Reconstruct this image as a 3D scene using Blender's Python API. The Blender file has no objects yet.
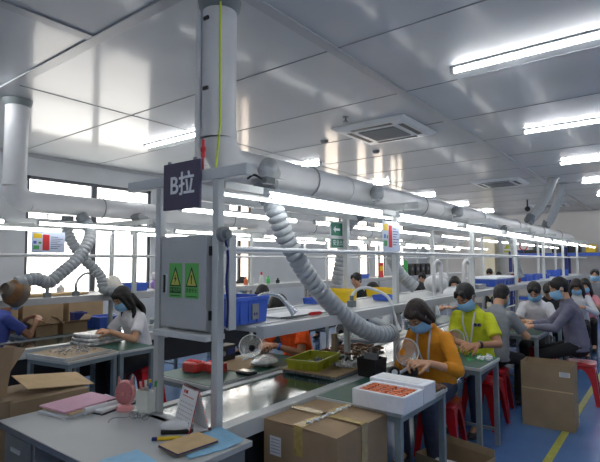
import bpy, math, random
from mathutils import Vector as V, Matrix as MX
random.seed(7)
scene = bpy.context.scene
col = scene.collection
PI = math.pi
def rad(d): return d*PI/180.0

# ------------------------------------------------------------------ materials
def s2l(v):
    v = v/255.0
    return v/12.92 if v <= 0.04045 else ((v+0.055)/1.055)**2.4
def rgb(r, g, b): return (s2l(r), s2l(g), s2l(b), 1.0)
MATS = {}
def mat(name, colr, rough=0.5, metal=0.0, noise=0.0, scale=12.0, bump=0.0, bscale=60.0, spec=0.5, coat=0.0, coat_rough=0.05,
        emit=0.0, alpha=1.0, stretch=None, mottle=None):
    m = bpy.data.materials.new(name); m.use_nodes = True
    nt = m.node_tree; N = nt.nodes; L = nt.links
    b = N['Principled BSDF']
    b.inputs['Base Color'].default_value = colr
    b.inputs['Roughness'].default_value = rough
    b.inputs['Metallic'].default_value = metal
    b.inputs['Specular IOR Level'].default_value = spec
    b.inputs['Coat Weight'].default_value = coat
    b.inputs['Coat Roughness'].default_value = coat_rough
    b.inputs['Alpha'].default_value = alpha
    if emit > 0:
        b.inputs['Emission Color'].default_value = colr
        b.inputs['Emission Strength'].default_value = emit
    if noise > 0 or bump > 0:
        tc = N.new('ShaderNodeTexCoord'); mp = N.new('ShaderNodeMapping')
        L.new(tc.outputs['Object'], mp.inputs['Vector'])
        if stretch: mp.inputs['Scale'].default_value = stretch
    if noise > 0:
        n = N.new('ShaderNodeTexNoise'); n.inputs['Scale'].default_value = scale; n.inputs['Detail'].default_value = 5
        L.new(mp.outputs['Vector'], n.inputs['Vector'])
        r = N.new('ShaderNodeValToRGB')
        lo = tuple(max(0, c*(1-noise)) for c in colr[:3])+(1,)
        hi = tuple(min(1, c*(1+noise)) for c in colr[:3])+(1,)
        if mottle: lo = mottle
        r.color_ramp.elements[0].position = 0.3; r.color_ramp.elements[0].color = lo
        r.color_ramp.elements[1].position = 0.7; r.color_ramp.elements[1].color = hi
        L.new(n.outputs['Fac'], r.inputs['Fac']); L.new(r.outputs['Color'], b.inputs['Base Color'])
    if bump > 0:
        n2 = N.new('ShaderNodeTexNoise'); n2.inputs['Scale'].default_value = bscale; n2.inputs['Detail'].default_value = 3
        L.new(mp.outputs['Vector'], n2.inputs['Vector'])
        bp = N.new('ShaderNodeBump'); bp.inputs['Strength'].default_value = bump; bp.inputs['Distance'].default_value = 0.02
        L.new(n2.outputs['Fac'], bp.inputs['Height']); L.new(bp.outputs['Normal'], b.inputs['Normal'])
        if coat > 0: L.new(bp.outputs['Normal'], b.inputs['Coat Normal'])
    MATS[name] = m
    return m

CEIL = mat('ceiling_panel', rgb(190,194,197), 0.45, noise=0.05, scale=1.2, bump=0.10, bscale=2.2, spec=0.25, coat=0.55, coat_rough=0.11)
CEILTRIM = mat('ceiling_trim', rgb(165,168,172), 0.3, bump=0.02)
WALL = mat('wall_paint', rgb(192,197,202), 0.6, noise=0.04, scale=3, bump=0.02)
ENDWALL = mat('end_wall_paint', rgb(196,196,194), 0.6, noise=0.04, scale=2)
CREAM = mat('cream_column', rgb(226,220,196), 0.6, noise=0.03)
FLOOR = mat('blue_epoxy', rgb(78,122,178), 0.22, noise=0.14, scale=1.6, bump=0.03, bscale=7, coat=0.5, coat_rough=0.1)
YLINE = mat('yellow_floor_paint', rgb(160,162,72), 0.4, noise=0.15, scale=15)
FRAME = mat('window_frame', rgb(70,76,84), 0.4)
PANE = mat('frosted_pane', (1.0,0.96,0.89,1), 0.3, emit=1.5)
PANEW = mat('sunlit_blind_pane', (1.0,0.84,0.68,1), 0.4, emit=1.8)
ALU = mat('grey_painted_steel', rgb(192,197,197), 0.38, metal=0.0, noise=0.04, scale=6)
ALUD = mat('dark_grey_steel', rgb(112,120,122), 0.4, noise=0.06, scale=8)
WHITEM = mat('white_enamel', rgb(206,210,212), 0.3, noise=0.03)
LEGM = mat('table_leg_steel', rgb(122,136,142), 0.35, noise=0.08, scale=9)
BELT = mat('green_belt', rgb(36,74,66), 0.16, noise=0.12, scale=4, bump=0.04, bscale=7, coat=0.6, coat_rough=0.08)
MATG = mat('green_table_mat', rgb(52,96,84), 0.35, noise=0.12, scale=6)
DUCT = mat('white_pvc_duct', rgb(196,198,200), 0.38, noise=0.05, scale=4)
HOSE = mat('grey_flexible_hose', rgb(156,162,166), 0.45, noise=0.06, scale=9)
HOSED = mat('dark_hose_collar', rgb(104,110,116), 0.5)
TUBE = mat('lit_tube', (1.0,0.99,0.96,1), 0.3, emit=4.8)
STRIP = mat('lit_led_strip', (0.93,0.96,1.0,1), 0.3, emit=3.2)
CARD = mat('cardboard', rgb(156,132,102), 0.8, noise=0.1, scale=7, bump=0.05, bscale=25)
CARD2 = mat('dark_cardboard', rgb(150,130,102), 0.8, noise=0.1, scale=6, bump=0.05, bscale=25)
CARDL = mat('pale_cardboard', rgb(196,168,126), 0.8, noise=0.12, scale=10)
TAPE = mat('packing_tape', rgb(186,160,96), 0.18, noise=0.2, scale=25, bump=0.15, bscale=40, coat=0.6)
PAPER = mat('white_paper', rgb(226,228,230), 0.7, noise=0.03)
PINKP = mat('pink_paper', rgb(212,164,186), 0.7, noise=0.05)
SKYP = mat('sky_blue_paper', rgb(140,190,220), 0.65, noise=0.06, scale=20, bump=0.2, bscale=30)
DESK = mat('grey_desk_laminate', rgb(174,178,178), 0.5, noise=0.03, scale=5)
DESKE = mat('desk_edge', rgb(112,118,126), 0.4)
PINK = mat('pink_plastic', rgb(232,160,160), 0.4)
PINKD = mat('pink_grille', rgb(176,92,100), 0.5)
ACRYL = mat('white_frosted_acrylic', rgb(220,224,216), 0.25)
RED = mat('red_plastic', rgb(182,22,34), 0.28, noise=0.06, coat=0.3)
REDB = mat('bright_red', rgb(208,40,44), 0.45)
REDPK = mat('red_film_wrap', rgb(204,66,62), 0.3, noise=0.25, scale=30, bump=0.3, bscale=40, coat=0.4)
BLUE = mat('blue_crate_plastic', rgb(62,100,200), 0.35, noise=0.06)
BLUED = mat('navy_plastic', rgb(26,40,110), 0.4)
YEL = mat('yellow_plastic', rgb(232,196,30), 0.4)
LIMEB = mat('lime_bin_plastic', rgb(176,180,44), 0.4, noise=0.06)
BLACK = mat('black_plastic', rgb(22,22,24), 0.4)
GRAYP = mat('grey_plastic', rgb(128,132,136), 0.45)
FOAM = mat('white_foam', rgb(232,236,242), 0.75, noise=0.03, scale=40, bump=0.06, bscale=120)
ORANGE = mat('orange_part', rgb(214,112,66), 0.5, noise=0.2, scale=40)
COPPER = mat('copper_brown', rgb(120,84,58), 0.5, noise=0.3, scale=20)
GREENS = mat('green_sticker', rgb(96,186,92), 0.5)
YELS = mat('warning_yellow', rgb(196,196,90), 0.5)
GREENX = mat('exit_green', rgb(36,118,92), 0.5)
SIGNP = mat('sign_purple_navy', rgb(62,58,88), 0.5)
WHITE = mat('white_lettering', rgb(226,230,236), 0.5)
GREENP = mat('green_plastic', rgb(60,170,90), 0.4)
PURPLE = mat('violet_film', rgb(176,140,206), 0.4, noise=0.2, scale=20)
CLEAR = mat('clear_plastic', rgb(232,238,240), 0.08, spec=0.8, alpha=0.22, coat=0.6)
BAGM = mat('clear_bag_film', rgb(196,198,198), 0.2, noise=0.35, scale=22, bump=0.6, bscale=30, coat=0.7)
CHROME = mat('chrome_tube', rgb(196,200,204), 0.22, metal=0.8)
METAL = mat('metal_pins', rgb(168,170,174), 0.35, metal=0.5, noise=0.3, scale=30)
WOOD = mat('chipboard', rgb(158,138,112), 0.7, noise=0.2, scale=14)
SKIN = mat('skin', rgb(206,158,126), 0.5, noise=0.05, scale=14)
SKIN2 = mat('tanned_skin', rgb(176,126,94), 0.5, noise=0.05, scale=14)
HAIR = mat('black_hair', rgb(22,20,20), 0.6, noise=0.35, scale=60, bump=0.4, bscale=90, stretch=(1,1,0.25))
HAIRB = mat('dark_brown_hair', rgb(38,27,24), 0.6, noise=0.3, scale=60, bump=0.4, bscale=90, stretch=(1,1,0.25))
MASKM = mat('blue_surgical_mask', rgb(136,186,222), 0.7, bump=0.1, bscale=60)
EYEW = mat('eye_white', rgb(170,160,152), 0.4)
EYED = mat('dark_iris', rgb(24,16,12), 0.2)
STRAP = mat('white_lanyard', rgb(206,212,222), 0.6)
DENIM = mat('dark_denim', rgb(44,54,78), 0.8, noise=0.15, scale=30)
BLACKC = mat('black_cloth', rgb(24,24,27), 0.85, noise=0.1, scale=20)
SHOE = mat('dark_shoe', rgb(40,40,44), 0.6)
def cloth(name, r, g, b, n=0.07): return mat(name, rgb(r,g,b), 0.85, noise=n, scale=16, bump=0.12, bscale=22)
MUSTARD = cloth('mustard_knit',206,134,20); LIME = cloth('lime_polo_cloth',198,208,36); GREYC = cloth('grey_polo_cloth',132,136,142)
STRIPEC = cloth('slate_shirt_cloth',112,112,132); WHITEC = cloth('white_cotton',222,222,226); NAVYC = cloth('blue_tee_cloth',88,106,196)
ORANGEC = cloth('orange_tee_cloth',250,92,20); PINKC = cloth('pink_cloth',226,150,160); PALEC = cloth('pale_grey_cloth',196,202,206)
DARKC = cloth('charcoal_cloth',44,44,50); CREAMC = cloth('cream_cloth',214,206,184)

# ------------------------------------------------------------------ mesh builder
class M:
    def __init__(s): s.v = []; s.f = []
    def add(s, vs, fs, mx=None):
        k = len(s.v)
        if mx is not None: vs = [mx @ V(v) for v in vs]
        s.v += [tuple(v) for v in vs]; s.f += [tuple(i+k for i in f) for f in fs]; return s
    def box(s, x0, x1, y0, y1, z0, z1, mx=None):
        vs = [(x,y,z) for x in (x0,x1) for y in (y0,y1) for z in (z0,z1)]
        return s.add(vs, [(0,1,3,2),(4,6,7,5),(0,4,5,1),(2,3,7,6),(0,2,6,4),(1,5,7,3)], mx)
    def obox(s, c, size, rot=(0,0,0)):
        from mathutils import Euler
        mx = MX.Translation(V(c)) @ Euler(rot).to_matrix().to_4x4()
        a,b,d = size[0]/2,size[1]/2,size[2]/2
        return s.box(-a,a,-b,b,-d,d,mx)
    def rings(s, R, caps=True, closed=False):
        n = len(R[0]); vs = [p for r in R for p in r]; fs = []
        m = len(R)
        for i in range(m if closed else m-1):
            j = (i+1) % m
            for k in range(n):
                l = (k+1) % n
                fs.append((i*n+k, i*n+l, j*n+l, j*n+k))
        if caps and not closed:
            fs.append(tuple(range(n-1,-1,-1))); fs.append(tuple((m-1)*n+k for k in range(n)))
        return s.add(vs, fs)
    def cyl(s, a, b, ra, rb=None, n=12, caps=True):
        return s.tube([a,b], [ra, ra if rb is None else rb], n, caps)
    def tube(s, pts, r, n=10, caps=True, closed=False):
        P = [V(p) for p in pts]; m = len(P)
        if not hasattr(r, '__len__'): r = [r]*m
        R = []; up = None
        for i in range(m):
            if closed: t = P[(i+1)%m]-P[i-1]
            else: t = P[min(i+1,m-1)]-P[max(i-1,0)]
            if t.length < 1e-9: t = V((0,0,1))
            t.normalize()
            if up is None:
                up = V((0,0,1)) if abs(t.z) < 0.9 else V((1,0,0))
            x = up - t*up.dot(t)
            if x.length < 1e-6: x = t.orthogonal()
            x.normalize(); y = t.cross(x); up = x
            R.append([P[i] + x*(r[i]*math.cos(2*PI*k/n)) + y*(r[i]*math.sin(2*PI*k/n)) for k in range(n)])
        return s.rings(R, caps, closed)
    def lathe(s, prof, n=20, mx=None, caps=True):
        R = [[(p[0]*math.cos(2*PI*k/n), p[0]*math.sin(2*PI*k/n), p[1]) for k in range(n)] for p in prof]
        if mx is not None: R = [[mx @ V(q) for q in r] for r in R]
        return s.rings(R, caps)
    def prism(s, poly, z0, z1, mx=None):
        n = len(poly)
        vs = [(p[0],p[1],z0) for p in poly]+[(p[0],p[1],z1) for p in poly]
        fs = [tuple(range(n-1,-1,-1)), tuple(range(n,2*n))]+[(i,(i+1)%n,n+(i+1)%n,n+i) for i in range(n)]
        return s.add(vs, fs, mx)
    def ell(s, c, rx, ry, rz, rot=None, n=16, m=10):
        c = V(c); R = []
        for i in range(1, m):
            t = PI*i/m - PI/2
            R.append([V((rx*math.cos(t)*math.cos(2*PI*k/n), ry*math.cos(t)*math.sin(2*PI*k/n), rz*math.sin(t))) for k in range(n)])
        vs = [p for r in R for p in r]+[V((0,0,-rz)), V((0,0,rz))]
        fs = []
        for i in range(m-2):
            for k in range(n):
                l = (k+1)%n; fs.append((i*n+k,i*n+l,(i+1)*n+l,(i+1)*n+k))
        a = (m-1)*n
        for k in range(n):
            l = (k+1)%n; fs.append((a,l,k)); fs.append((a+1,(m-2)*n+k,(m-2)*n+l))
        if rot is not None: vs = [rot @ p for p in vs]
        return s.add([c+p for p in vs], fs)
    def cap(s, a, b, ra, rb, n=12, flat_end=False):
        a = V(a); b = V(b); d = b-a; L = d.length
        if L < 1e-6: return s.ell(a, ra, ra, ra, n=n)
        d.normalize(); pts = []; rr = []
        for k in (0.999, 0.7, 0.35):
            pts.append(a-d*ra*k); rr.append(ra*math.sqrt(max(1e-4,1-k*k)))
        pts += [a, b]; rr += [ra, rb]
        if not flat_end:
            for k in (0.35, 0.7, 0.999):
                pts.append(b+d*rb*k); rr.append(rb*math.sqrt(max(1e-4,1-k*k)))
        return s.tube(pts, rr, n)

def link(o, parent=None):
    col.objects.link(o)
    if parent is not None: o.parent = parent
    return o
def mesh_from(name, mb, m, smooth=True, ang=38):
    me = bpy.data.meshes.new(name); me.from_pydata(mb.v, [], mb.f); me.update()
    if m is not None: me.materials.append(m)
    if smooth:
        me.shade_smooth(); me.set_sharp_from_angle(angle=rad(ang))
    return me
def obj(name, mb, m, parent=None, bevel=0.0, smooth=True, ang=38, label=None, kind=None):
    o = bpy.data.objects.new(name, mesh_from(name, mb, m, smooth, ang))
    link(o, parent)
    if bevel > 0:
        b = o.modifiers.new('bevel','BEVEL'); b.width = bevel; b.segments = 2; b.limit_method = 'ANGLE'; b.angle_limit = rad(40)
    if label: o['label'] = label
    if kind: o['kind'] = kind
    return o
def tag(o, label, cat, group=None):
    o['label'] = label; o['category'] = cat
    if group: o['group'] = group
    return o
def thing(name, label, cat, loc=(0,0,0), rotz=0.0, group=None):
    o = bpy.data.objects.new(name, None); o.empty_display_size = 0.1
    link(o); o.location = loc; o.rotation_euler = (0,0,rotz)
    return tag(o, label, cat, group)
def solo(name, mb, m, label, cat, loc=(0,0,0), rotz=0.0, group=None, **k):
    o = obj(name, mb, m, None, **k); o.location = loc; o.rotation_euler = (0,0,rotz)
    return tag(o, label, cat, group)
def struct(name, mb, m, parent=None, **k):
    o = obj(name, mb, m, parent, **k)
    if parent is None: o['kind'] = 'structure'
    return o
def dup(root, loc, rotz=None, label=None, group=None):
    r = root.copy(); col.objects.link(r); r.location = loc
    if rotz is not None: r.rotation_euler = (0,0,rotz)
    if label: r['label'] = label
    if group: r['group'] = group
    for ch in root.children:
        c = ch.copy(); col.objects.link(c); c.parent = r
        for g in ch.children:
            d = g.copy(); col.objects.link(d); d.parent = c
    return r
def txt(name, s, size, m, mx, parent=None, depth=0.001, align='CENTER', bold=0.0):
    cu = bpy.data.curves.new(name,'FONT'); cu.body = s; cu.size = size; cu.extrude = depth; cu.offset = bold
    cu.align_x = align; cu.align_y = 'CENTER'
    t = bpy.data.objects.new(name+'_curve', cu); col.objects.link(t)
    bpy.context.view_layer.update()
    me = bpy.data.meshes.new_from_object(t.evaluated_get(bpy.context.evaluated_depsgraph_get()))
    bpy.data.objects.remove(t); bpy.data.curves.remove(cu)
    me.materials.clear(); me.materials.append(m); me.transform(mx)
    o = bpy.data.objects.new(name, me); link(o, parent)
    return o
def spline(pts, n=8):
    P = [V(p) for p in pts]; P = [P[0]*2-P[1]]+P+[P[-1]*2-P[-2]]; out = []
    for i in range(1, len(P)-2):
        a,b,c,d = P[i-1:i+3]
        for k in range(n):
            t = k/n
            out.append(0.5*((2*b)+(c-a)*t+(2*a-5*b+4*c-d)*t*t+(3*b-a-3*c+d)*t**3))
    out.append(P[-2]); return out
def resample(P, step):
    out = [P[0]]; acc = 0.0
    for i in range(1, len(P)):
        a = P[i-1]; b = P[i]; L = (b-a).length; d = step-acc
        while d <= L:
            out.append(a+(b-a)*(d/L)); d += step
        acc = L-(d-step)
    return out
ORD = ['first','second','third','fourth','fifth','sixth','seventh','eighth','ninth','tenth','eleventh','twelfth']

# ------------------------------------------------------------------ camera
RX = V((0.6117026,-0.7910859,-0.0018)); FW = None
yaw, pitch, roll, FPX = 0.658162, 0.0625191, -0.00274716, 480.027
f_ = V((math.cos(yaw)*math.cos(pitch), math.sin(yaw)*math.cos(pitch), math.sin(pitch)))
r_ = V((math.sin(yaw), -math.cos(yaw), 0)); u_ = r_.cross(f_)
r2 = r_*math.cos(roll)+u_*math.sin(roll); u2 = u_*math.cos(roll)-r_*math.sin(roll)
cam = bpy.data.cameras.new('camera'); camo = bpy.data.objects.new('camera', cam); col.objects.link(camo)
cam.sensor_width = 36; cam.sensor_fit = 'HORIZONTAL'; cam.lens = 36*FPX/600; cam.clip_start = 0.02; cam.clip_end = 100
mw = MX((( r2.x,u2.x,-f_.x,0),(r2.y,u2.y,-f_.y,0),(r2.z,u2.z,-f_.z,1.6),(0,0,0,1)))
camo.matrix_world = mw
scene.camera = camo
scene.view_settings.view_transform = 'Standard'; scene.view_settings.look = 'None'
scene.view_settings.gamma = 1.0; scene.view_settings.use_curve_mapping = False
scene.view_settings.exposure = 1.45
w = bpy.data.worlds.new('world'); scene.world = w; w.use_nodes = True
w.node_tree.nodes['Background'].inputs['Color'].default_value = (0.9,0.95,1,1)
w.node_tree.nodes['Background'].inputs['Strength'].default_value = 1.0

# ------------------------------------------------------------------ room shell
XN, XF, YR, YL, H = -4.4, 17.6, -3.6, 7.45, 3.2
struct('floor', M().box(XN,XF,YR,YL,-0.1,0), FLOOR)
struct('ceiling', M().box(XN,XF,YR,YL,H,H+0.1), CEIL)
struct('wall_far', M().box(XF,XF+0.1,YR,YL,0,H), ENDWALL)
struct('wall_right', M().box(XN,XF,YR-0.1,YR,0,H), WALL)
struct('wall_near', M().box(XN-0.1,XN,YR,YL,0,H), WALL)
WIN = [(3.08,5.22,0.95,2.88,PANE,(4.14,)),(7.15,7.85,0.95,2.88,PANEW,(7.5,)),(10.8,11.55,0.95,2.88,PANEW,()),(12.5,13.15,0.95,2.88,PANEW,()),
       (13.55,14.25,0.95,2.88,PANEW,()),(14.7,15.7,0.95,2.88,PANEW,(15.2,))]
wb = M(); xs = [XN]+[x for w_ in WIN for x in w_[:2]]+[XF]
for i in range(0, len(xs), 2): wb.box(xs[i],xs[i+1],YL,YL+0.2,0,H)
for w_ in WIN:
    wb.box(w_[0],w_[1],YL,YL+0.2,0,w_[2]); wb.box(w_[0],w_[1],YL,YL+0.2,w_[3],H)
struct('wall_left', wb, WALL)
for i, (x0,x1,z0,z1,pm,mull) in enumerate(WIN):
    fr = M(); t = 0.05
    fr.box(x0,x0+t,YL+0.03,YL+0.1,z0,z1); fr.box(x1-t,x1,YL+0.03,YL+0.1,z0,z1)
    fr.box(x0,x1,YL+0.03,YL+0.1,z0,z0+t); fr.box(x0,x1,YL+0.03,YL+0.1,z1-t,z1)
    for m_ in mull: fr.box(m_-0.045,m_+0.045,YL+0.02,YL+0.1,z0,z1)
    fr.box(x0,x1,YL+0.035,YL+0.09,2.2,2.25)
    f0 = struct('window_%d'%(i+1), fr, FRAME)
    obj('pane', M().box(x0+t,x1-t,YL+0.06,YL+0.066,z0+t,z1-t), pm, f0)
struct('trim_1', M().box(1.72,1.81,YR,YL,H-0.012,H), CEILTRIM, bevel=0.003)
struct('trim_2', M().box(1.81,XF,1.92,2.01,H-0.012,H), CEILTRIM, bevel=0.003)
struct('trim_3', M().box(XN,1.72,3.17,3.26,H-0.012,H), CEILTRIM, bevel=0.003)
SEAM = mat('panel_seam', rgb(128,131,136), 0.6)
k = 4
for x in (2.96,4.14,5.32,6.5,7.68,8.86,10.04,11.22,12.4,13.58,14.76,15.94):
    struct('trim_%d'%k, M().box(x-0.006,x+0.006,YR,YL,H-0.004,H), SEAM); k += 1
for x0,x1,y in ((1.81,XF,4.62),(XN,1.72,0.6),(1.81,XF,-0.8)):
    struct('trim_%d'%k, M().box(x0,x1,y-0.006,y+0.006,H-0.004,H), SEAM); k += 1
struct('trim_%d'%k, M().box(XN,XF,YL-0.03,YL,H-0.05,H), CEILTRIM); k += 1
struct('trim_%d'%k, M().box(XF-0.03,XF,YR,YL-0.03,H-0.05,H), CEILTRIM); k += 1
struct('baseboard_left', M().box(XN,XF,YL-0.015,YL,0,0.1), ALUD)
struct('baseboard_far', M().box(XF-0.015,XF,YR,YL-0.015,0,0.1), ALUD)
struct('trim_%d'%k, M().box(XN,XF,0.82,0.88,0,0.003), YLINE); k += 1
struct('column_1', M().box(17.2,17.6,4.82,5.25,0,H), CREAM)

# ------------------------------------------------------------------ ceiling fittings
def tube_light(L, r=0.02, twin=0.0, m=TUBE):
    t = thing('tube_light','x','tube light')
    if twin:
        obj('batten', M().box(-0.034,0.034,0,L,-0.016,-0.002), WHITEM, t, bevel=0.003)
        obj('tube', M().cyl((0,0.03,-0.034),(0,L-0.03,-0.034),r,n=12), m, t)
        for y in (0.0,L-0.03): obj('end_cap', M().box(-0.023,0.023,y,y+0.03,-0.054,-0.0165), WHITEM, t, bevel=0.004)
    else:
        obj('batten', M().box(0,L,-0.012,0.012,0.014,0.03), ALU, t)
        obj('tube', M().cyl((0.025,0,0),(L-0.025,0,0),r,n=10), m, t)
        for x in (0,L-0.025): obj('end_cap', M().cyl((x,0,0),(x+0.025,0,0),r*1.1,n=10), WHITEM, t)
    return t
CEILTUBE = mat('lit_ceiling_tube', (0.98,0.98,1.0,1), 0.3, emit=14.0)
ctl = tube_light(1.25, 0.017, 0.001, CEILTUBE)
rows = [-3.4,-0.98,1.44,3.86,6.28,8.7,11.1,13.5,15.9]  # nearest rows and the right-wall column are out of view, added for brightness
first = True
for yi, (y0, side) in enumerate(((0.14,'over the blue aisle'),(4.42,'over the walkway between the two lines'),(-2.6,'added unseen along the right wall'))):
    for i, x in enumerate(rows):
        lb = '%s tube ceiling light %s, counting from the camera' % (ORD[i], side)
        if first: ctl.location = (x,y0,H); ctl['label'] = lb; ctl['group'] = 'ceiling tube lights'; first = False
        else: dup(ctl, (x,y0,H), None, lb, 'ceiling tube lights')

def air_con(loc, label):
    t = thing('ceiling_air_conditioner', label, 'air conditioner', loc, 0, 'ceiling cassette air conditioners')
    a = 0.475
    p = M(); p.lathe([(a*1.4142,-0.012),(a*1.4142*0.9,-0.045),(0.2,-0.047)],4,MX.Rotation(PI/4,4,'Z')); p.box(-a,a,-a,a,-0.012,0)
    obj('panel', p, WHITEM, t, bevel=0.006)
    g = M(); g.box(-0.235,0.235,-0.235,0.235,-0.055,-0.046)
    gr = obj('grille', g, ALUD, t)
    sl = M()
    for i in range(15): sl.box(-0.22,0.22,-0.22+i*0.031,-0.205+i*0.031,-0.06,-0.055)
    obj('grille_slats', sl, GRAYP, gr)
    for i in range(4):
        mx = MX.Rotation(i*PI/2,4,'Z')
        obj('air_outlet', M().box(-0.27,0.27,0.31,0.37,-0.049,-0.036,mx), BLACK, t)
    return t
air_con((5.22,2.72,H),'large ceiling cassette air conditioner, nearest the camera')
air_con((10.2,2.72,H),'ceiling cassette air conditioner, middle one of the row')
air_con((15.3,2.72,H),'small looking ceiling cassette air conditioner, beside the slanting ducts')
for i,(x,y,l) in enumerate(((5.19,3.6,'round grey smoke detector left of the nearest air conditioner'),(6.15,3.35,'round grey smoke detector behind the nearest air conditioner'))):
    t = thing('smoke_detector', l, 'smoke detector', (x,y,H))
    obj('base', M().lathe([(0.055,0),(0.055,-0.012),(0.02,-0.014)],18), GRAYP, t); obj('sensor_cap', M().lathe([(0.045,-0.012),(0.042,-0.034),(0.02,-0.042)],18), GRAYP, t)
t = thing('sprinkler','small dark ceiling sprinkler in front of the nearest air conditioner','sprinkler',(4.47,2.81,H))
obj('stem', M().cyl((0,0,0),(0,0,-0.05),0.01), ALUD, t); obj('deflector', M().cyl((0,0,-0.05),(0,0,-0.056),0.03), ALUD, t); obj('rosette', M().cyl((0,0,0),(0,0,-0.006),0.035), ALUD, t)
t = thing('dome_camera','small black security camera hanging under the ceiling near the slanting ducts','camera',(13.6,2.95,H))
obj('mount', M().cyl((0,0,0),(0,0,-0.2),0.02), BLACK, t); obj('housing', M().ell((0,0,-0.25),0.07,0.07,0.07), BLACK, t)
# ------------------------------------------------------------------ assembly lines
BLACKM = mat('under_belt_shade_dark', rgb(44,46,48), 0.5)  # near black for the added filler that darkens the space below the belts
SHELFM = mat('shelf_laminate', rgb(178,182,184), 0.45, noise=0.04, scale=5)
def assembly_line(y0, x0, posts, x1, label, beam_lo, beam_hi, shelf0):
    """line along x, centre y0, belt between two rails, posts carry shelf, rail and lamp beams"""
    t = thing('assembly_line', label, 'assembly line', (x0,y0,0))
    q = lambda x: x-x0
    obj('belt', M().box(q(posts[0])-0.05,q(x1),-0.199,0.279,0.70,0.742), BELT, t)
    for s in (-1,1):
        r = M(); r.box(q(posts[0])-0.06,q(x1),-0.285 if s < 0 else 0.28,-0.20 if s < 0 else 0.345,0.66,0.75)
        obj('side_rail', r, ALU, t, bevel=0.004)
    obj('end_plate', M().box(q(posts[0])-0.10,q(posts[0])-0.061,-0.28,0.34,0.60,0.75), ALUD, t, bevel=0.004)
    for x in posts:
        for s in (-1,1):
            p = M(); a = q(x); y = s*0.245
            p.box(a-0.022,a+0.022,y-0.022,y+0.022,0,2.03)
            po = obj('post', p, ALU, t, bevel=0.004)
        b = M(); b.box(q(x)-0.024,q(x)+0.024,beam_lo,beam_hi,2.03,2.09)
        obj('cross_beam', b, ALU, t, bevel=0.004)
        b2 = M(); b2.box(q(x)-0.02,q(x)+0.02,-0.222,0.222,0.3,0.34); obj('floor_brace', b2, ALUD, t)
    obj('under_belt_shade', M().box(q(posts[0])+0.06,q(x1),-0.2,0.27,0.36,0.655), BLACKM, t)  # added dark box stands in for shade under the belt, hides the floor
    sh = M(); sh.box(q(shelf0),q(x1),-0.21,0.21,1.205,1.235); sh.box(q(shelf0),q(x1),-0.33,-0.276,1.175,1.24); sh.box(q(shelf0),q(x1),0.276,0.33,1.175,1.24)
    for x in posts[1:]: pass
    sh.box(q(shelf0),q(x1),-0.276,-0.21,1.205,1.23); sh.box(q(shelf0),q(x1),0.21,0.276,1.205,1.23)
    obj('shelf', sh, SHELFM, t)
    for s in (-1,1):
        obj('hanging_rail', M().cyl((q(posts[0]),s*0.29,1.665),(q(x1),s*0.29,1.665),0.014,n=10), WHITEM, t)
        obj('lamp_beam', M().box(q(posts[0])+0.03,q(x1),s*0.245-0.02,s*0.245+0.02,1.985,2.025), ALU, t)
    return t
PB = [1.72,3.75,5.75,7.75,9.75,11.75,13.75]
assembly_line(2.115,1.72,PB,15.0,'assembly line with green belt and posts behind the grey desk, under the purple sign',-0.47,0.555,1.98)
PA = [-0.7,1.3,3.3,5.3,7.3,9.3,11.3,13.3]
assembly_line(5.27,-0.7,PA,15.0,'assembly line with green belt and white shelf along the window wall',-0.56,0.56,-0.65)

def lamp_row(y, z, x0, n, first_lamp, pitch=1.55, where='', grp=''):
    out = first_lamp
    for i in range(n):
        lb = '%s slim tube lamp from the near end, %s' % (ORD[i], where)
        if out is None:
            out = tube_light(1.3,0.015); out.location = (x0,y,z); out['label'] = lb; out['group'] = grp
            for x in (0.1,1.2): obj('hanger', M().cyl((x,0,0.03),(x,0,0.09),0.006,n=6).box(x-0.02,x+0.02,-0.03,0.03,0.085,0.092), ALU, out)
        else: dup(out, (x0+i*pitch,y,z), 0, lb, grp)
    return out
L0 = lamp_row(1.685,1.955,1.88,9,None,where='aisle side of the signed line',grp='tube lamps over the aisle-side benches')
lamp_row(2.62,1.955,2.05,9,L0,where='window side of the signed line',grp='tube lamps over the window-side benches')
def dlamp(y,z,x0,n,where,grp):
    for i in range(n):
        dup(L0,(x0+i*1.55,y,z),0,'%s slim tube lamp from the near end, %s' % (ORD[i], where),grp)
dlamp(4.62,1.955,0.45,10,'aisle side of the window line','tube lamps of the window line, aisle side')
dlamp(5.5,1.955,0.45,10,'window side of the window line','tube lamps of the window line, window side')
# continuous LED strips under the lamp beams of the B line
for i in range(6):
    t = thing('strip_light','continuous strip light under the lamp beam of the signed line, %s from its near end' % ORD[i],'strip light',(1.76+i*2.0,1.87,1.962),0,'strip lights under the lamp beam')
    obj('diffuser', M().box(0,1.92,-0.014,0.014,-0.012,0.0), STRIP, t); obj('housing', M().box(0,1.92,-0.018,0.018,0.0,0.012), ALU, t)

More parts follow.
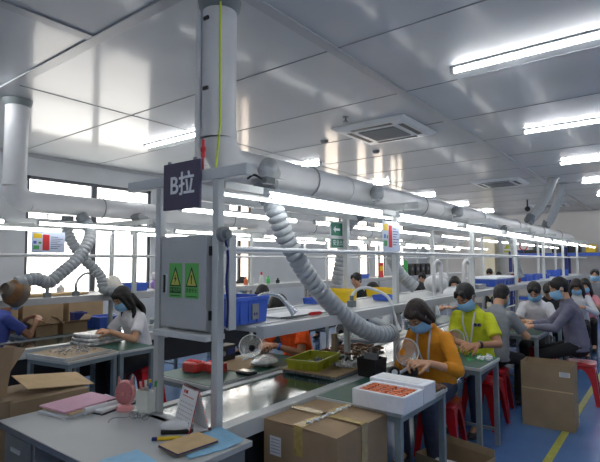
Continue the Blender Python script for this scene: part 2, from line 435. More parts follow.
# ------------------------------------------------------------------ ducts
def duct_run(x0, y0, x1, label):
    t = thing('exhaust_duct', label, 'duct', (x0,y0,0))
    R = 0.105; zc = 2.2
    P = [(0,0,3.195),(0,0,zc+0.14)]
    for k in range(1,9):
        a = k*PI/2/8; P.append((0.14*(1-math.cos(a)),0,zc+0.14-0.14*math.sin(a)))
    obj('vertical_pipe', M().tube(P[:2],R,24), DUCT, t)
    obj('elbow', M().tube(P[1:],R*1.03,24), DUCT, t)
    obj('horizontal_pipe', M().tube([(0.14,0,zc),(x1-x0,0,zc)],R,24), DUCT, t)
    obj('ceiling_flange', M().lathe([(R,3.13),(R+0.02,3.15),(R+0.03,3.196),(R,3.196)],24), ALUD, t)
    x = 1.4
    while x < x1-x0:
        if x == 1.4: obj('joint_band', M().tube([(0,0,zc+0.14),(0,0,zc+0.20)],R*1.05,24), DUCT, t)
        obj('joint_band', M().tube([(x,0,zc),(x+0.05,0,zc)],R*1.04,24), DUCT, t); x += 2.0
    for i in range(int((x1-x0)/2)):
        hx = 0.9+i*2.0
        h = M(); h.tube([(hx,0.118*math.cos(a*PI/8),zc+0.118*math.sin(a*PI/8)) for a in range(16)],0.006,6,closed=True)
        obj('hanger_strap', h, GRAYP, t)
    return t
db = duct_run(1.98,2.155,14.6,'white exhaust duct dropping from the ceiling behind the purple sign')
da = duct_run(1.98,5.06,14.6,'white exhaust duct dropping from the ceiling at the left, along the windows')
obj('bracket_clip', M().box(-0.115,-0.095,-0.02,0.02,2.62,2.64).box(-0.115,-0.095,-0.02,0.02,3.05,3.07), BLACK, db)
tag(obj('earth_cable', M().tube([(-0.075,-0.088,3.19),(-0.075,-0.088,2.8),(-0.072,-0.09,2.4),(-0.1,-0.08,2.1)],0.006,8), mat('yellow_green_cable', rgb(196,214,60),0.5)),'yellow green earth cable taped down the white vertical duct','cable').location = (1.98,2.155,0)
tag(obj('conduit', M().cyl((0,0,2.1),(0,0,3.19),0.02,n=12), DUCT),'slim white conduit from the ceiling beside the vertical duct','conduit').location = (1.9,2.25,0)

def hose(pts, r, label, branch=True, m=HOSE, hood=None, cat='hose'):
    P = resample(spline(pts,10), 0.011)
    rr = [r*(1.05 if i%4 else 0.86) for i in range(len(P))]
    o = P[0]; t = thing('exhaust_hose', label, cat, tuple(o))
    Q = [p-o for p in P]
    obj('corrugated_tube', M().tube(Q, rr, 16), m, t, ang=70)
    d = (Q[4]-Q[0]).normalized()
    obj('collar', M().tube([Q[0]-d*0.01, Q[0]+d*0.09], r*1.12, 16), HOSED, t)
    d2 = (Q[-1]-Q[-5]).normalized()
    obj('end_cuff', M().tube([Q[-1]-d2*0.03, Q[-1]+d2*0.012], r*1.1, 16), HOSE, t)
    return t
# branch elbows along the B duct, aisle side
def branch(x, y, label, s=-1, plate=True):
    t = thing('duct_branch', label, 'duct branch', (x,y,2.165))
    P = resample(spline([(0.12,s*0.1,0),(0.03,s*0.15,0.03),(-0.04,s*0.2,0.02),(-0.09,s*0.22,-0.03)],8),0.012)
    obj('ribbed_elbow', M().tube(P,[0.052*(1.06 if i%2 else 0.95) for i in range(len(P))],16), HOSE, t, ang=70)
    if plate: obj('damper', M().obox((-0.1,s*0.225,-0.035),(0.035,0.1,0.1)), GRAYP, t, bevel=0.004)
    return t
branch(2.25,2.155,'ribbed grey duct elbow curving off the duct beside the purple sign',plate=False)
branch(3.65,2.155,'ribbed grey duct elbow above the coloured wall chart',plate=False)
branch(5.6,2.155,'ribbed grey duct elbow above the third post of the signed line',plate=False)
hose([(2.27,2.06,2.08),(2.28,1.97,1.93),(2.37,1.93,1.72),(2.54,1.87,1.47),(2.74,1.81,1.28),(2.94,1.75,1.14),(3.10,1.70,1.075),(3.29,1.69,1.06)],0.06,'big grey flexible hose sweeping down across the shelf to the near bench')
hose([(4.45,2.25,2.08),(4.5,2.28,1.85),(4.56,2.3,1.6),(4.7,2.25,1.42),(4.78,2.16,1.32)],0.06,'grey flexible hose with dark ribs hanging behind the second post')
hose([(3.95,2.3,2.08),(3.98,2.5,1.92),(4.02,2.58,1.7),(3.98,2.62,1.4),(3.95,2.66,1.15)],0.055,'smooth looking grey hose hanging beside the green exit sign')
hose([(2.62,4.98,2.08),(2.66,4.86,1.9),(2.52,4.8,1.66),(2.3,4.78,1.47),(2.2,4.78,1.40),(2.08,4.78,1.44),(1.92,4.78,1.40)],0.06,'grey flexible hose curling left across the window to the brown hood')
hose([(2.54,5.12,2.08),(2.56,5.14,1.9),(2.68,5.08,1.66),(2.8,5.02,1.52),(2.86,4.98,1.42),(2.87,4.94,1.3),(2.95,4.86,1.262)],0.055,'grey flexible hose hanging down to the shelf above the long haired person')
hose([(7.7,2.02,2.1),(7.85,1.95,1.9),(7.9,1.9,1.6),(7.95,1.85,1.35)],0.05,'thin pale hose hanging far along the signed line')
hose([(3.25,4.99,2.12),(3.3,4.9,2.12),(3.42,4.86,2.05),(3.58,4.84,1.97)],0.036,'short grey hose slanting from the window duct behind the purple sign')
tag(obj('red_tag', M().cyl((0,0,0),(0,0,0.09),0.006,n=8).cyl((0,0,0.07),(0,0,0.10),0.012,n=10).ell((0,0,0.115),0.014,0.018,0.022).cyl((0,0,0.125),(0,0,0.17),0.008,n=8), REDB),'small red tag hanging above the right corner of the purple sign','tag').location = (1.712,1.985,2.0895)
# slanting ceiling ducts far away
for (a,b,l) in (((10.3,1.75,3.19),(9.75,2.1,2.33),'left one of two grey ducts slanting down from the ceiling'),((11.2,1.75,3.19),(11.4,2.12,2.33),'right one of two grey ducts slanting down from the ceiling')):
    a = V(a); b = V(b); t = thing('slanting_duct', l, 'duct', tuple(a))
    P = spline([(0,0,0),(b-a)*0.35+V((0.0,-0.02,-0.06)),(b-a)*0.75+V((0,-0.02,-0.05)),b-a],8)
    obj('pipe', M().tube(P,0.085,18), HOSE, t); d = (b-a).normalized()
    obj('cuff', M().tube([(b-a)-d*0.12,(b-a)],0.092,18), HOSED, t)
    obj('ceiling_collar', M().cyl((0,0,-0.03),(0,0,0.005),0.1,n=18), HOSE, t)

# conduit hoop at third post, gooseneck lamps
def goose(pts, label, base, r=0.0135, m=CHROME, head=True):
    o = V(base); t = thing('gooseneck_lamp', label, 'gooseneck lamp', base)
    P = [V(p)-o for p in spline(pts,8)]
    obj('flexible_neck', M().tube(P,r,10), m, t)
    obj('base_clamp', M().box(-0.03,0.03,-0.025,0.025,0,0.05).cyl((0,0,0.05),(0,0,0.09),0.017), ALUD, t, bevel=0.003)
    if head:
        d = (P[-1]-P[-3]).normalized()
        obj('lamp_head', M().tube([P[-1]-d*0.01,P[-1]+d*0.02,P[-1]+d*0.06],[0.014,0.02,0.028],12), m, t)
    return t
goose([(2.12,1.98,1.24),(2.12,1.98,1.32),(2.15,1.98,1.38),(2.22,1.97,1.40),(2.30,1.94,1.38),(2.34,1.90,1.32)],'chrome gooseneck lamp arched behind the big blue crate',(2.12,1.98,1.236))
goose([(3.28,2.02,1.24),(3.28,2.02,1.31),(3.33,1.99,1.375),(3.42,1.93,1.38),(3.52,1.83,1.31),(3.52,1.78,1.2),(3.5,1.74,1.10)],'white gooseneck lamp arching over the shelf to the second post',(3.28,2.02,1.236),0.012,WHITEM)
goose([(2.32,5.06,1.24),(2.33,5.06,1.36),(2.32,5.06,1.435),(2.24,5.06,1.455),(2.1,4.98,1.45)],'grey gooseneck lamp on the window line, nearest the brown hood',(2.32,5.06,1.236))
goose([(2.62,5.06,1.24),(2.62,5.06,1.36),(2.66,5.06,1.43),(2.72,5.06,1.47),(2.8,5.06,1.47)],'grey gooseneck lamp on the window line beside the hanging hose',(2.62,5.06,1.236))
for (x,l) in ((5.82,'pale tube hoop standing beside the third post of the signed line'),(4.9,'pale tube hoop standing between second and third post')):
    tag(obj('tube_hoop', M().tube(spline([(0,0,1.24),(0,0,1.5),(0.02,0,1.57),(0.1,0,1.60),(0.18,0,1.57),(0.2,0,1.5),(0.2,0,1.24)],6),0.02,12), DUCT), l,'tube').location = (x,2.0,0)

# brown hood at end of A hose
t = thing('fume_hood','brown taped suction hood at the end of the left hose','fume hood',(1.85,4.78,1.345),0)
mx = MX.Rotation(rad(-70),4,'Y') @ MX.Rotation(rad(20),4,'X')
obj('bowl', M().lathe([(0.055,0.05),(0.075,0.0),(0.12,-0.05),(0.135,-0.12),(0.13,-0.12),(0.115,-0.055),(0.07,-0.005),(0.05,0.045)],22,mx,False), mat('stained_tin',rgb(112,100,86),0.55,noise=0.3,scale=9), t)
obj('tape_band', M().lathe([(0.078,0.01),(0.108,-0.03),(0.123,-0.048)],22,mx,False), mat('amber_tape',rgb(128,92,56),0.5,noise=0.3,scale=20), t)

# ------------------------------------------------------------------ purple sign, cabinet, plug
t = thing('hanging_sign','purple navy line sign with white letter and character hanging at the line end','sign',(1.678,2.118,1.885))
obj('board', M().box(-0.008,0.008,-0.155,0.155,0.0,0.262), SIGNP, t, bevel=0.002)
mxs = MX.Translation((-0.0095,-0.01,0.131)) @ MX(((0,0,-1,0),(-1,0,0,0),(0,1,0,0),(0,0,0,1)))
txt('lettering','B\u62c9',0.135,WHITE,mxs,t,0.0012,bold=0.002)
obj('hanger', M().box(-0.006,0.006,-0.12,-0.1,0.262,0.275).box(-0.006,0.006,0.1,0.12,0.262,0.275), ALUD, t)

t = thing('control_cabinet','grey electric control cabinet with two green warning stickers between the line posts','cabinet',(1.71,2.115,1.2))
obj('body', M().box(0.03,0.085,-0.215,0.215,0.02,0.54), ALU, t, bevel=0.004)
obj('door', M().box(-0.01,0.0295,-0.175,0.208,0.035,0.54), mat('cabinet_grey',rgb(178,182,184),0.42,noise=0.03), t, bevel=0.004)
obj('side_plate', M().box(0.034,0.085,-0.305,-0.28,0.045,0.54), ALU, t, bevel=0.002)
obj('base_board', M().box(-0.05,0.085,-0.222,0.222,-0.012,0.018), WHITEM, t, bevel=0.003)
h = obj('handle', M().box(-0.02,-0.0105,0.15,0.168,0.22,0.33), WHITEM, t, bevel=0.002)
obj('lock', M().box(-0.026,-0.0205,0.152,0.166,0.225,0.325), BLACK, h)
obj('hinge', M().cyl((0.012,-0.185,0.09),(0.012,-0.185,0.14),0.009), BLACK, t)
obj('hinge', M().cyl((0.012,-0.185,0.43),(0.012,-0.185,0.48),0.009), BLACK, t)
FACE = MX(((0,0,-1,0),(-1,0,0,0),(0,1,0,0),(0,0,0,1)))    # text facing -x
for yc, words, cc in ((0.075,'\u6709\u7535\u5371\u9669',BLACK),(-0.062,'\u6ce8\u610f\u5b89\u5168',BLACK)):
    X0 = -0.0102
    st = obj('warning_sticker', M().box(X0-0.0014,X0,yc-0.056,yc+0.056,0.20,0.39), GREENS, t, label='green warning sticker with yellow triangle')
    obj('triangle_border', M().prism([(-0.048,0.0),(0.048,0.0),(0,0.11)],0,0.0006, MX.Translation((X0-0.0015,yc,0.262)) @ FACE), BLACK, st)
    obj('triangle', M().prism([(-0.037,0.0),(0.037,0.0),(0,0.083)],0,0.0006, MX.Translation((X0-0.0022,yc,0.269)) @ FACE), YELS, st)
    if yc > 0: b = M().prism([(0.004,0.06),(-0.011,0.03),(0.0,0.032),(-0.006,0.006),(0.013,0.039),(0.002,0.036)],0,0.0006, MX.Translation((X0-0.0029,yc,0.270)) @ FACE)
    else: b = M().prism([(-0.005,0.056),(0.005,0.056),(0.003,0.02),(0.004,0.008),(-0.004,0.008),(-0.003,0.02)],0,0.0006, MX.Translation((X0-0.0029,yc,0.270)) @ FACE)
    obj('pictogram', b, BLACK, st)
    if yc > 0: obj('caption_bar', M().box(X0-0.0021,X0-0.0015,yc-0.048,yc+0.048,0.225,0.256), BLACK, st)
    txt('lettering',words,0.024,GREENS if yc > 0 else BLACK,MX.Translation((X0-0.0024,yc,0.241)) @ FACE,st,0.0004)
    obj('small_print', M().box(X0-0.0021,X0-0.0015,yc-0.04,yc+0.04,0.209,0.213), BLACK, st)
t = thing('wall_socket','round dark plug socket on the front line post','socket',(1.722,1.846,1.74))
obj('socket_box', M().cyl((0,0,0),(0,-0.03,0),0.04,n=20), GRAYP, t); obj('plug', M().cyl((0,-0.03,0),(0,-0.055,0),0.024,n=16), ALUD, t)
tag(obj('power_cord', M().tube(spline([(0,0,1.71),(0.02,0.0,1.62),(0.01,0.0,1.5),(0.02,0,1.38),(0.015,0,1.26)],6),0.007,8), BLUED),'dark blue power cord hanging from the socket down the front post','cord').location = (1.722,1.818,0)
t = thing('connector_box','small dark connector box under the first cross beam','connector box',(1.9,1.68,2.0))
obj('housing', M().box(-0.035,0.035,-0.02,0.02,0.01,0.045), ALUD, t, bevel=0.004); obj('cable', M().tube(spline([(-0.05,0,0.03),(-0.08,0.03,0.05),(-0.1,0.06,0.03)],5),0.006,6), BLACK, t)

# ------------------------------------------------------------------ hanging charts, exit sign
def chart(loc, label, w_, h_):
    t = thing('wall_chart', label, 'chart', loc)
    obj('sheet', M().box(0,w_,-0.003,0.003,0,h_), mat('chart_sheet',rgb(200,212,234),0.4), t)
    def blk(x0,x1,z0,z1,m): obj('colour_block', M().box(x0*w_,x1*w_,-0.0042,-0.0031,z0*h_,z1*h_), m, t)
    blk(0.32,0.52,0.12,0.86,REDB); blk(0.05,0.29,0.68,0.9,YEL); blk(0.05,0.14,0.42,0.55,BLUE); blk(0.05,0.22,0.16,0.34,GREENP); blk(0.2,0.28,0.42,0.52,GREENP)
    l = M()
    for i in range(7): l.box(0.57*w_,(0.78+0.15*((i*7)%3)/2)*w_,-0.0041,-0.0031,(0.2+0.09*i)*h_,(0.225+0.09*i)*h_)
    obj('text_lines', l, BLUED, t)
    obj('hanger', M().cyl((0.1*w_,0,h_),(0.1*w_,0,h_+0.04),0.003,n=6).cyl((0.9*w_,0,h_),(0.9*w_,0,h_+0.04),0.003,n=6), ALUD, t)
chart((2.0,4.7,1.685),'coloured work chart with red column hanging in front of the window',0.31,0.20)
chart((3.40,1.80,1.68),'coloured work chart with red column hanging by the second post of the signed line',0.29,0.24)
t = thing('exit_sign','double green exit sign board behind the rail of the signed line','exit sign',(3.55,2.40,1.71))
obj('board', M().box(0,0.28,0,0.01,0,0.25), WHITEM, t)
obj('upper_panel', M().box(0.01,0.19,-0.003,-0.0005,0.12,0.235), GREENX, t); obj('lower_panel', M().box(0.01,0.27,-0.003,-0.0005,0.015,0.09), GREENX, t)
FY = MX(((1,0,0,0),(0,0,-1,0),(0,1,0,0),(0,0,0,1)))   # text facing -y
obj('arrow', M().prism([(0,0.02),(0.035,0.05),(0.035,0.03),(0.11,0.03),(0.11,0.01),(0.035,0.01),(0.035,-0.01)],0,0.001,MX.Translation((0.04,-0.0032,0.155)) @ FY), WHITE, t)
txt('lettering','\u5b89\u5168\u51fa\u53e3',0.055,WHITE,MX.Translation((0.14,-0.0035,0.052)) @ FY,t,0.0006)
# ------------------------------------------------------------------ near desk and what lies on it
ZD = 0.75
t = thing('desk','grey laminate desk standing across the near end of the signed line','desk',(1.4,2.25,0))
obj('top', M().box(-0.31,0.31,-0.64,0.65,0.722,0.75), DESK, t, bevel=0.003)
obj('edge_band', M().box(-0.3135,-0.3101,-0.64,0.65,0.72,0.749), DESKE, t)
p = obj('pedestal', M().box(-0.27,0.28,0.30,0.62,0.06,0.715), GRAYP, t, bevel=0.004)
for i in range(3):
    d = obj('drawer', M().box(-0.288,-0.272,0.315,0.605,0.08+i*0.21,0.275+i*0.21), ALUD, t, bevel=0.003)
    obj('drawer_handle', M().box(-0.298,-0.288,0.41,0.51,0.20+i*0.21,0.22+i*0.21), ALU, d, bevel=0.002)
obj('side_panel', M().box(-0.28,0.28,-0.62,-0.595,0,0.72), GRAYP, t, bevel=0.003)
obj('modesty_panel', M().box(0.25,0.27,-0.59,0.29,0.25,0.72), GRAYP, t)
for x in (-0.25,0.24): obj('foot', M().box(x,x+0.03,0.4,0.44,0,0.06), BLACK, t)

def sheet_stack(name, label, loc, rz, w_, d_, layers, cat='papers', group=None):
    t = thing(name, label, cat, loc, rz, group); z = 0.0
    for i,(m,h,dx,dy,r) in enumerate(layers):
        mb = M(); n = 6
        top = []
        mx = MX.Translation((dx,dy,z)) @ MX.Rotation(rad(r),4,'Z')
        mb.box(-w_/2,w_/2,-d_/2,d_/2,0,h,mx)
        obj('sheet', mb, m, t); z += h+0.0004
    return t
def curled_sheet(name, label, loc, rz, w_, d_, m, curl, cat='papers', wave=0.0, thick=0.0015):
    mb = M(); nx, ny = 14, 8; a = []; b = []
    for i in range(nx+1):
        for j in range(ny+1):
            x = (i/nx-0.5)*w_; y = (j/ny-0.5)*d_
            z = 0.002+curl*max(0,(i/nx-0.6)/0.4)**2+wave*(0.5+0.5*math.sin(i*1.3)*math.cos(j*1.1))
            a.append((x,y,z)); b.append((x,y,z+thick))
    N_ = len(a); fs = []
    q = lambda i,j: i*(ny+1)+j
    for i in range(nx):
        for j in range(ny):
            f = (q(i,j),q(i+1,j),q(i+1,j+1),q(i,j+1)); fs.append(f[::-1]); fs.append(tuple(k+N_ for k in f))
    for i in range(nx): fs.append((q(i,0),q(i+1,0),q(i+1,0)+N_,q(i,0)+N_)); fs.append((q(i+1,ny),q(i,ny),q(i,ny)+N_,q(i+1,ny)+N_))
    for j in range(ny): fs.append((q(0,j+1),q(0,j),q(0,j)+N_,q(0,j+1)+N_)); fs.append((q(nx,j),q(nx,j+1),q(nx,j+1)+N_,q(nx,j)+N_))
    mb.add(a+b, fs)
    return solo(name, mb, m, label, cat, loc, rz, ang=60)
st = sheet_stack('paper_stack','stack of pink forms and white papers at the left end of the desk',(1.48,2.765,ZD+0.001),rad(6),0.33,0.245,
    [(PAPER,0.012,-0.02,0.0,4),(PAPER,0.006,0.03,-0.03,-10),(CARDL,0.003,0.0,-0.01,3),(PINKP,0.010,0,0.02,0)])
t = thing('clipboard','dark clipboard with white papers under the pink fan side of the stack','clipboard',(1.60,2.655,ZD+0.001),rad(12))
obj('board', M().box(-0.15,0.13,-0.10,0.06,0,0.004), BLACK, t); obj('papers', M().box(-0.14,0.12,-0.09,0.05,0.0045,0.02), PAPER, t, bevel=0.002)
obj('clip', M().box(0.09,0.13,-0.05,0.01,0.0205,0.03), BLACK, t, bevel=0.002)
tag(obj('paper_roll', M().cyl((-0.12,0,0.02),(0.13,0.0,0.02),0.02,n=18), PAPER),'rolled sheet of white paper lying before the pink fan','paper').location = (1.54,2.615,ZD)
tag(obj('pen', M().cyl((-0.07,0,0.005),(0.055,0,0.005),0.005,n=8).cyl((0.055,0,0.005),(0.075,0,0.005),0.005,0.001,n=8), BLACK),'black ballpoint pen lying on the white papers beside the pink forms','pen').location = (1.655,2.66,ZD+0.0235)
# pink cat-eared fan
t = thing('desk_fan','small pink desk fan with cat ears standing beside the pencil cup','fan',(1.60,2.50,ZD),rad(32)); t.scale = (0.75,0.74,0.90)
obj('foot', M().lathe([(0.05,0.0),(0.056,0.008),(0.052,0.03),(0.034,0.042)],24,MX.Diagonal((0.8,1.2,1,1)),True), PINK, t)
hd = M(); mxf = MX.Translation((0,0,0.115)) @ MX.Rotation(PI/2,4,'Y')
hd.lathe([(0.03,-0.035),(0.072,-0.025),(0.08,0.0),(0.072,0.022),(0.03,0.034)],30,mxf)
obj('housing', hd, PINK, t)
for s in (-1,1): obj('ear', M().cap((-0.005,s*0.045,0.175),(-0.005,s*0.055,0.212),0.016,0.006,n=10), PINK, t)
gr = M()
for r in (0.018,0.03,0.042,0.054,0.064): gr.tube([(-0.037+r*0.12,r*math.cos(2*PI*k/24),0.115+r*math.sin(2*PI*k/24)) for k in range(24)],0.0022,6,closed=True)
for k in range(12): 
    a = 2*PI*k/12; gr.cyl((-0.037,0.012*math.cos(a),0.115+0.012*math.sin(a)),(-0.028,0.066*math.cos(a),0.115+0.066*math.sin(a)),0.0018,n=6)
obj('grille', gr, PINKD, t); obj('hub_badge', M().cyl((-0.046,0,0.115),(-0.03,0,0.115),0.014,n=18), PINK, t)
# pencil cup
t = thing('pencil_cup','white frosted pencil cup on the desk beside the pink fan','pencil cup',(1.67,2.395,ZD),rad(12))
c_ = M(); a = 0.043; b = 0.039; hh = 0.125
o4 = [(-a,-a),(a,-a),(a,a),(-a,a)]; i4 = [(-b,-b),(b,-b),(b,b),(-b,b)]
c_.rings([[(x,y,0) for x,y in o4],[(x,y,hh) for x,y in o4],[(x,y,hh) for x,y in i4],[(x,y,0.006) for x,y in i4]])
obj('cup', c_, ACRYL, t); obj('cup_tray', M().box(-0.05,0.05,-0.048,0.048,0,0.018), ACRYL, t, bevel=0.004).location = (-0.02,0,0)
pens = [(-0.02,0.025,0.02,0.05,BLACK,'black marker'),(0.01,0.02,0.0,0.02,WHITEM,'white handled cutter'),(0.02,0.0,-0.01,-0.01,YEL,'yellow pen'),(-0.01,-0.02,0.01,-0.03,BLUE,'blue pen'),(0.02,-0.025,0.0,-0.05,GREENP,'green pen'),(-0.022,0.0,-0.03,0.01,PINK,'pink capped pen')]
for (x,y,lx,ly,m,l) in pens:
    tp = thing('pen',l+' standing in the white pencil cup','pen',(1.67+x,2.395+y,ZD+0.009)); top = V((lx*0.6,ly*0.6,0.155+0.02*random.random()))
    obj('barrel', M().cyl((0,0,0),top*0.8,0.0058,n=10), PAPER if m in (BLUE,GREENP) else m, tp); obj('cap', M().cyl(top*0.8,top,0.0068,n=10), m, tp)
# stapler / charger heap, glasses, cables
tag(obj('charger_cable', M().tube(spline([(-0.12,0.06,0.004),(-0.07,0.10,0.004),(-0.01,0.05,0.004),(0.04,0.09,0.004),(0.09,0.03,0.004),(0.03,-0.02,0.004),(0.0,0.02,0.009),(0.07,0.06,0.009)],8),0.0025,6), GRAYP),'thin grey charger cable curled in front of the pencil cup','cable').location = (1.55,2.33,ZD)
t = thing('eyeglasses','clear framed eyeglasses lying before the pencil cup','glasses',(1.555,2.30,ZD),rad(20))
for s in (-1,1):
    obj('lens_rim', M().tube([(0.0,s*0.034+0.026*math.cos(2*PI*k/18),0.022+0.019*math.sin(2*PI*k/18)) for k in range(18)],0.002,6,closed=True), GRAYP, t)
    obj('temple', M().tube([(0,s*0.06,0.03),(0.06,s*0.06,0.02),(0.12,s*0.055,0.004)],0.002,6), GRAYP, t)
obj('bridge', M().cyl((0,-0.009,0.026),(0,0.009,0.026),0.002,n=6), GRAYP, t)
t = thing('tape_dispenser','white and black tape dispenser in front of the desk calendar','tape dispenser',(1.555,1.985,ZD),rad(-48))
obj('base', M().prism([(-0.07,-0.028),(0.075,-0.028),(0.085,0),(0.075,0.028),(-0.07,0.028)],0,0.022), BLACK, t, bevel=0.004)
obj('shell', M().ell((-0.005,0,0.03),0.075,0.026,0.034), PAPER, t); obj('cutter', M().box(0.066,0.084,-0.018,0.018,0.022,0.034), METAL, t)
tag(obj('crumpled_wrapper', M().ell((0,0,0.014),0.05,0.035,0.013,None,9,6), BAGM),'crumpled clear wrapper beside the tape dispenser','wrapper').location = (1.60,2.07,ZD)
t = thing('marker_pen','yellow marker with dark tip lying on the desk before the brown notebook','marker',(1.475,1.925,ZD+0.009),rad(-45))
obj('barrel', M().cyl((-0.06,0,0),(0.05,0,0),0.009,n=12), YEL, t); obj('cap', M().cyl((-0.085,0,0),(-0.06,0,0),0.0088,n=12), BLUED, t); obj('tip', M().cyl((0.05,0,0),(0.07,0,0),0.006,0.002,n=12), BLACK, t)
# desk calendar (tent)
t = thing('desk_calendar','red and white tent desk calendar standing beside the front post','calendar',(1.648,1.985,ZD),rad(-13))
mf = MX.Translation((-0.055,0,0.0)) @ MX.Rotation(rad(15),4,'Y')
mb_ = MX.Translation((0.055,0,0.0)) @ MX.Rotation(rad(-15),4,'Y')
obj('front_board', M().box(0,0.003,-0.09,0.09,0.002,0.21,mf), REDB, t); obj('back_board', M().box(-0.003,0,-0.09,0.09,0.002,0.21,mb_), REDB, t); obj('back_page', M().box(-0.0045,-0.0031,-0.09,0.087,0.006,0.204,mb_), PAPER, t); obj('inner_page', M().box(0.0031,0.004,-0.087,0.09,0.01,0.2,mf), PAPER, t)
obj('base', M().box(-0.055,0.055,-0.09,0.09,0,0.002), PAPER, t)
pg = obj('page', M().box(-0.0025,-0.0005,-0.088,0.088,0.018,0.206,mf), PAPER, t)
obj('header_bar', M().box(-0.0032,-0.0026,-0.06,0.06,0.160,0.164,mf), REDB, pg)
hl = M()
for i,y in enumerate((0.05,0.03,0.02)): hl.box(-0.0032,-0.0026,y-0.007,y+0.007,0.174,0.190,mf)
obj('heading', hl, REDB, pg)
dg = M()
for r in range(5):
    for c in range(7): dg.box(-0.0031,-0.0026,-0.07+c*0.021,-0.061+c*0.021,0.045+r*0.021,0.049+r*0.021,mf)
obj('date_grid', dg, GRAYP, pg)
bn = M()
for i in range(10): bn.tube([(0.0+0.008*math.cos(2*PI*k/8),-0.063+i*0.014,0.203+0.008*math.sin(2*PI*k/8)) for k in range(8)],0.0012,5,closed=True)
obj('spiral_binding', bn, BLACK, t)
curled_sheet('paper_folder','sky blue paper sheet lying under the brown notebook',(1.545,1.755,ZD),rad(-14),0.27,0.24,SKYP,0.02,wave=0.002)
t = thing('notebook','brown kraft notebook lying on the blue sheet','notebook',(1.47,1.785,ZD+0.011),rad(-5))
obj('cover', M().box(-0.11,0.11,-0.08,0.08,0.0105,0.013), CARDL, t, bevel=0.001); obj('pages', M().box(-0.107,0.107,-0.077,0.078,0.003,0.0104), BLUED, t); obj('back_cover', M().box(-0.11,0.11,-0.08,0.08,0,0.003), CARD2, t)
curled_sheet('paper_folder','sky blue paper sheet at the near edge of the desk',(1.21,1.85,ZD),rad(-8),0.17,0.21,SKYP,0.0,wave=0.002)

# ------------------------------------------------------------------ cartons
def carton(label, loc, rz, w_, d_, h_, m=CARD, flaps=None, tape=True, sticker=None, group=None, closed=True, seam=False, tilt=None):
    t = thing('carton', label, 'cardboard box', loc, rz, group)
    if tilt: t.rotation_euler = tilt
    a,b,th = w_/2,d_/2,0.004
    body = M()
    o4 = [(-a,-b),(a,-b),(a,b),(-a,b)]; i4 = [(-a+th,-b+th),(a-th,-b+th),(a-th,b-th),(-a+th,b-th)]
    body.rings([[(x,y,0) for x,y in o4],[(x,y,h_) for x,y in o4],[(x,y,h_) for x,y in i4],[(x,y,th) for x,y in i4]])
    obj('body', body, m, t, smooth=False)
    if closed:
        for s in (-1,1):
            f = M(); ang = rad(1.2)
            mx = MX.Translation((0,s*b,h_)) @ MX.Rotation(s*ang*(-1),4,'X')
            f.box(-a,a,-s*0 if s<0 else -b+0.003,(b-0.003) if s<0 else 0,0,0.004,mx)
            obj('flap', f, m, t, smooth=False)
        if tape: 
            tp = M(); tp.box(-a-0.0012,a+0.0012,-0.03,0.03,h_+0.013,h_+0.0145); tp.box(-a-0.0012,-a-0.0004,-0.03,0.03,h_-0.14,h_+0.0145); tp.box(a+0.0004,a+0.0012,-0.03,0.03,h_-0.14,h_+0.0145)
            obj('tape', tp, TAPE, t)
    elif flaps:
        for side, ang, L in flaps:   # side 0:+x 1:+y 2:-x 3:-y, ang from vertical outward
            mz = MX.Rotation(side*PI/2,4,'Z'); e = a if side%2==0 else b; o_ = b if side%2==0 else a
            mx = mz @ MX.Translation((e-0.002,0,h_)) @ MX.Rotation(rad(ang),4,'Y')
            obj('flap', M().box(-0.002,0.002,-o_+0.004,o_-0.004,0,L,mx), m, t, smooth=False)
    if seam: obj('crease_tape', M().box(-a-0.001,-a-0.0003,-b+0.002,b-0.002,h_*0.58,h_*0.60), CARDL, t)
    if sticker:
        x0,x1,z0,z1,face = sticker
        s_ = M()
        if face == '-x': s_.box(-a-0.0012,-a-0.0003,x0,x1,z0,z1)
        else: s_.box(x0,x1,-b-0.0012,-b-0.0003,z0,z1)
        lb = obj('shipping_label', s_, PAPER, t)
        ln = M()
        for i in range(5):
            z = z0+(z1-z0)*(0.15+0.17*i)
            if face == '-x': ln.box(-a-0.0018,-a-0.0012,x0+0.1*(x1-x0),x1-0.1*(x1-x0),z,z+0.003)
            else: ln.box(x0+0.1*(x1-x0),x1-0.1*(x1-x0),-b-0.0018,-b-0.0012,z,z+0.003)
        obj('print', ln, GRAYP, lb)
    return t
c1 = carton('large taped carton in the foreground in front of the white foam box',(2.275,1.575,0.0),rad(-1.5),0.50,0.49,0.725,CARD,sticker=(0.12,0.2,0.55,0.65,'-x'))
obj('cross_tape', M().box(-0.03,0.03,-0.251,0.251,0.7385,0.7395).box(-0.03,0.03,-0.2515,-0.2505,0.50,0.7395), TAPE, c1)
wr = []
for i in range(30): wr.append((-0.2+0.4*i/29, -0.02+0.012*math.sin(i*1.9), 0.742+0.004*math.sin(i*2.7)))
obj('crumpled_tape', M().tube(wr,[0.008+0.004*math.sin(i*1.3) for i in range(30)],6), BAGM, c1)
c1.location.z = 0.0
carton('small open carton on the floor holding white slips, at the bottom edge',(3.50,1.30,0.0),rad(-14),0.36,0.42,0.20,CARD2,closed=False,flaps=[(0,8,0.05)])
tag(obj('paper_slips', M().box(-0.1,0.06,-0.09,0.08,0,0.14), PAPER, bevel=0.004),'white slips of paper standing in the small open floor carton','papers').location = (3.46,1.36,0.006)
carton('tall narrow open carton standing on the blue floor by the yellow line',(5.285,1.0,0.0),rad(1),0.27,0.455,0.61,CARD2,closed=False,flaps=None,seam=True,sticker=(-0.2,-0.11,0.5,0.545,'-x'))
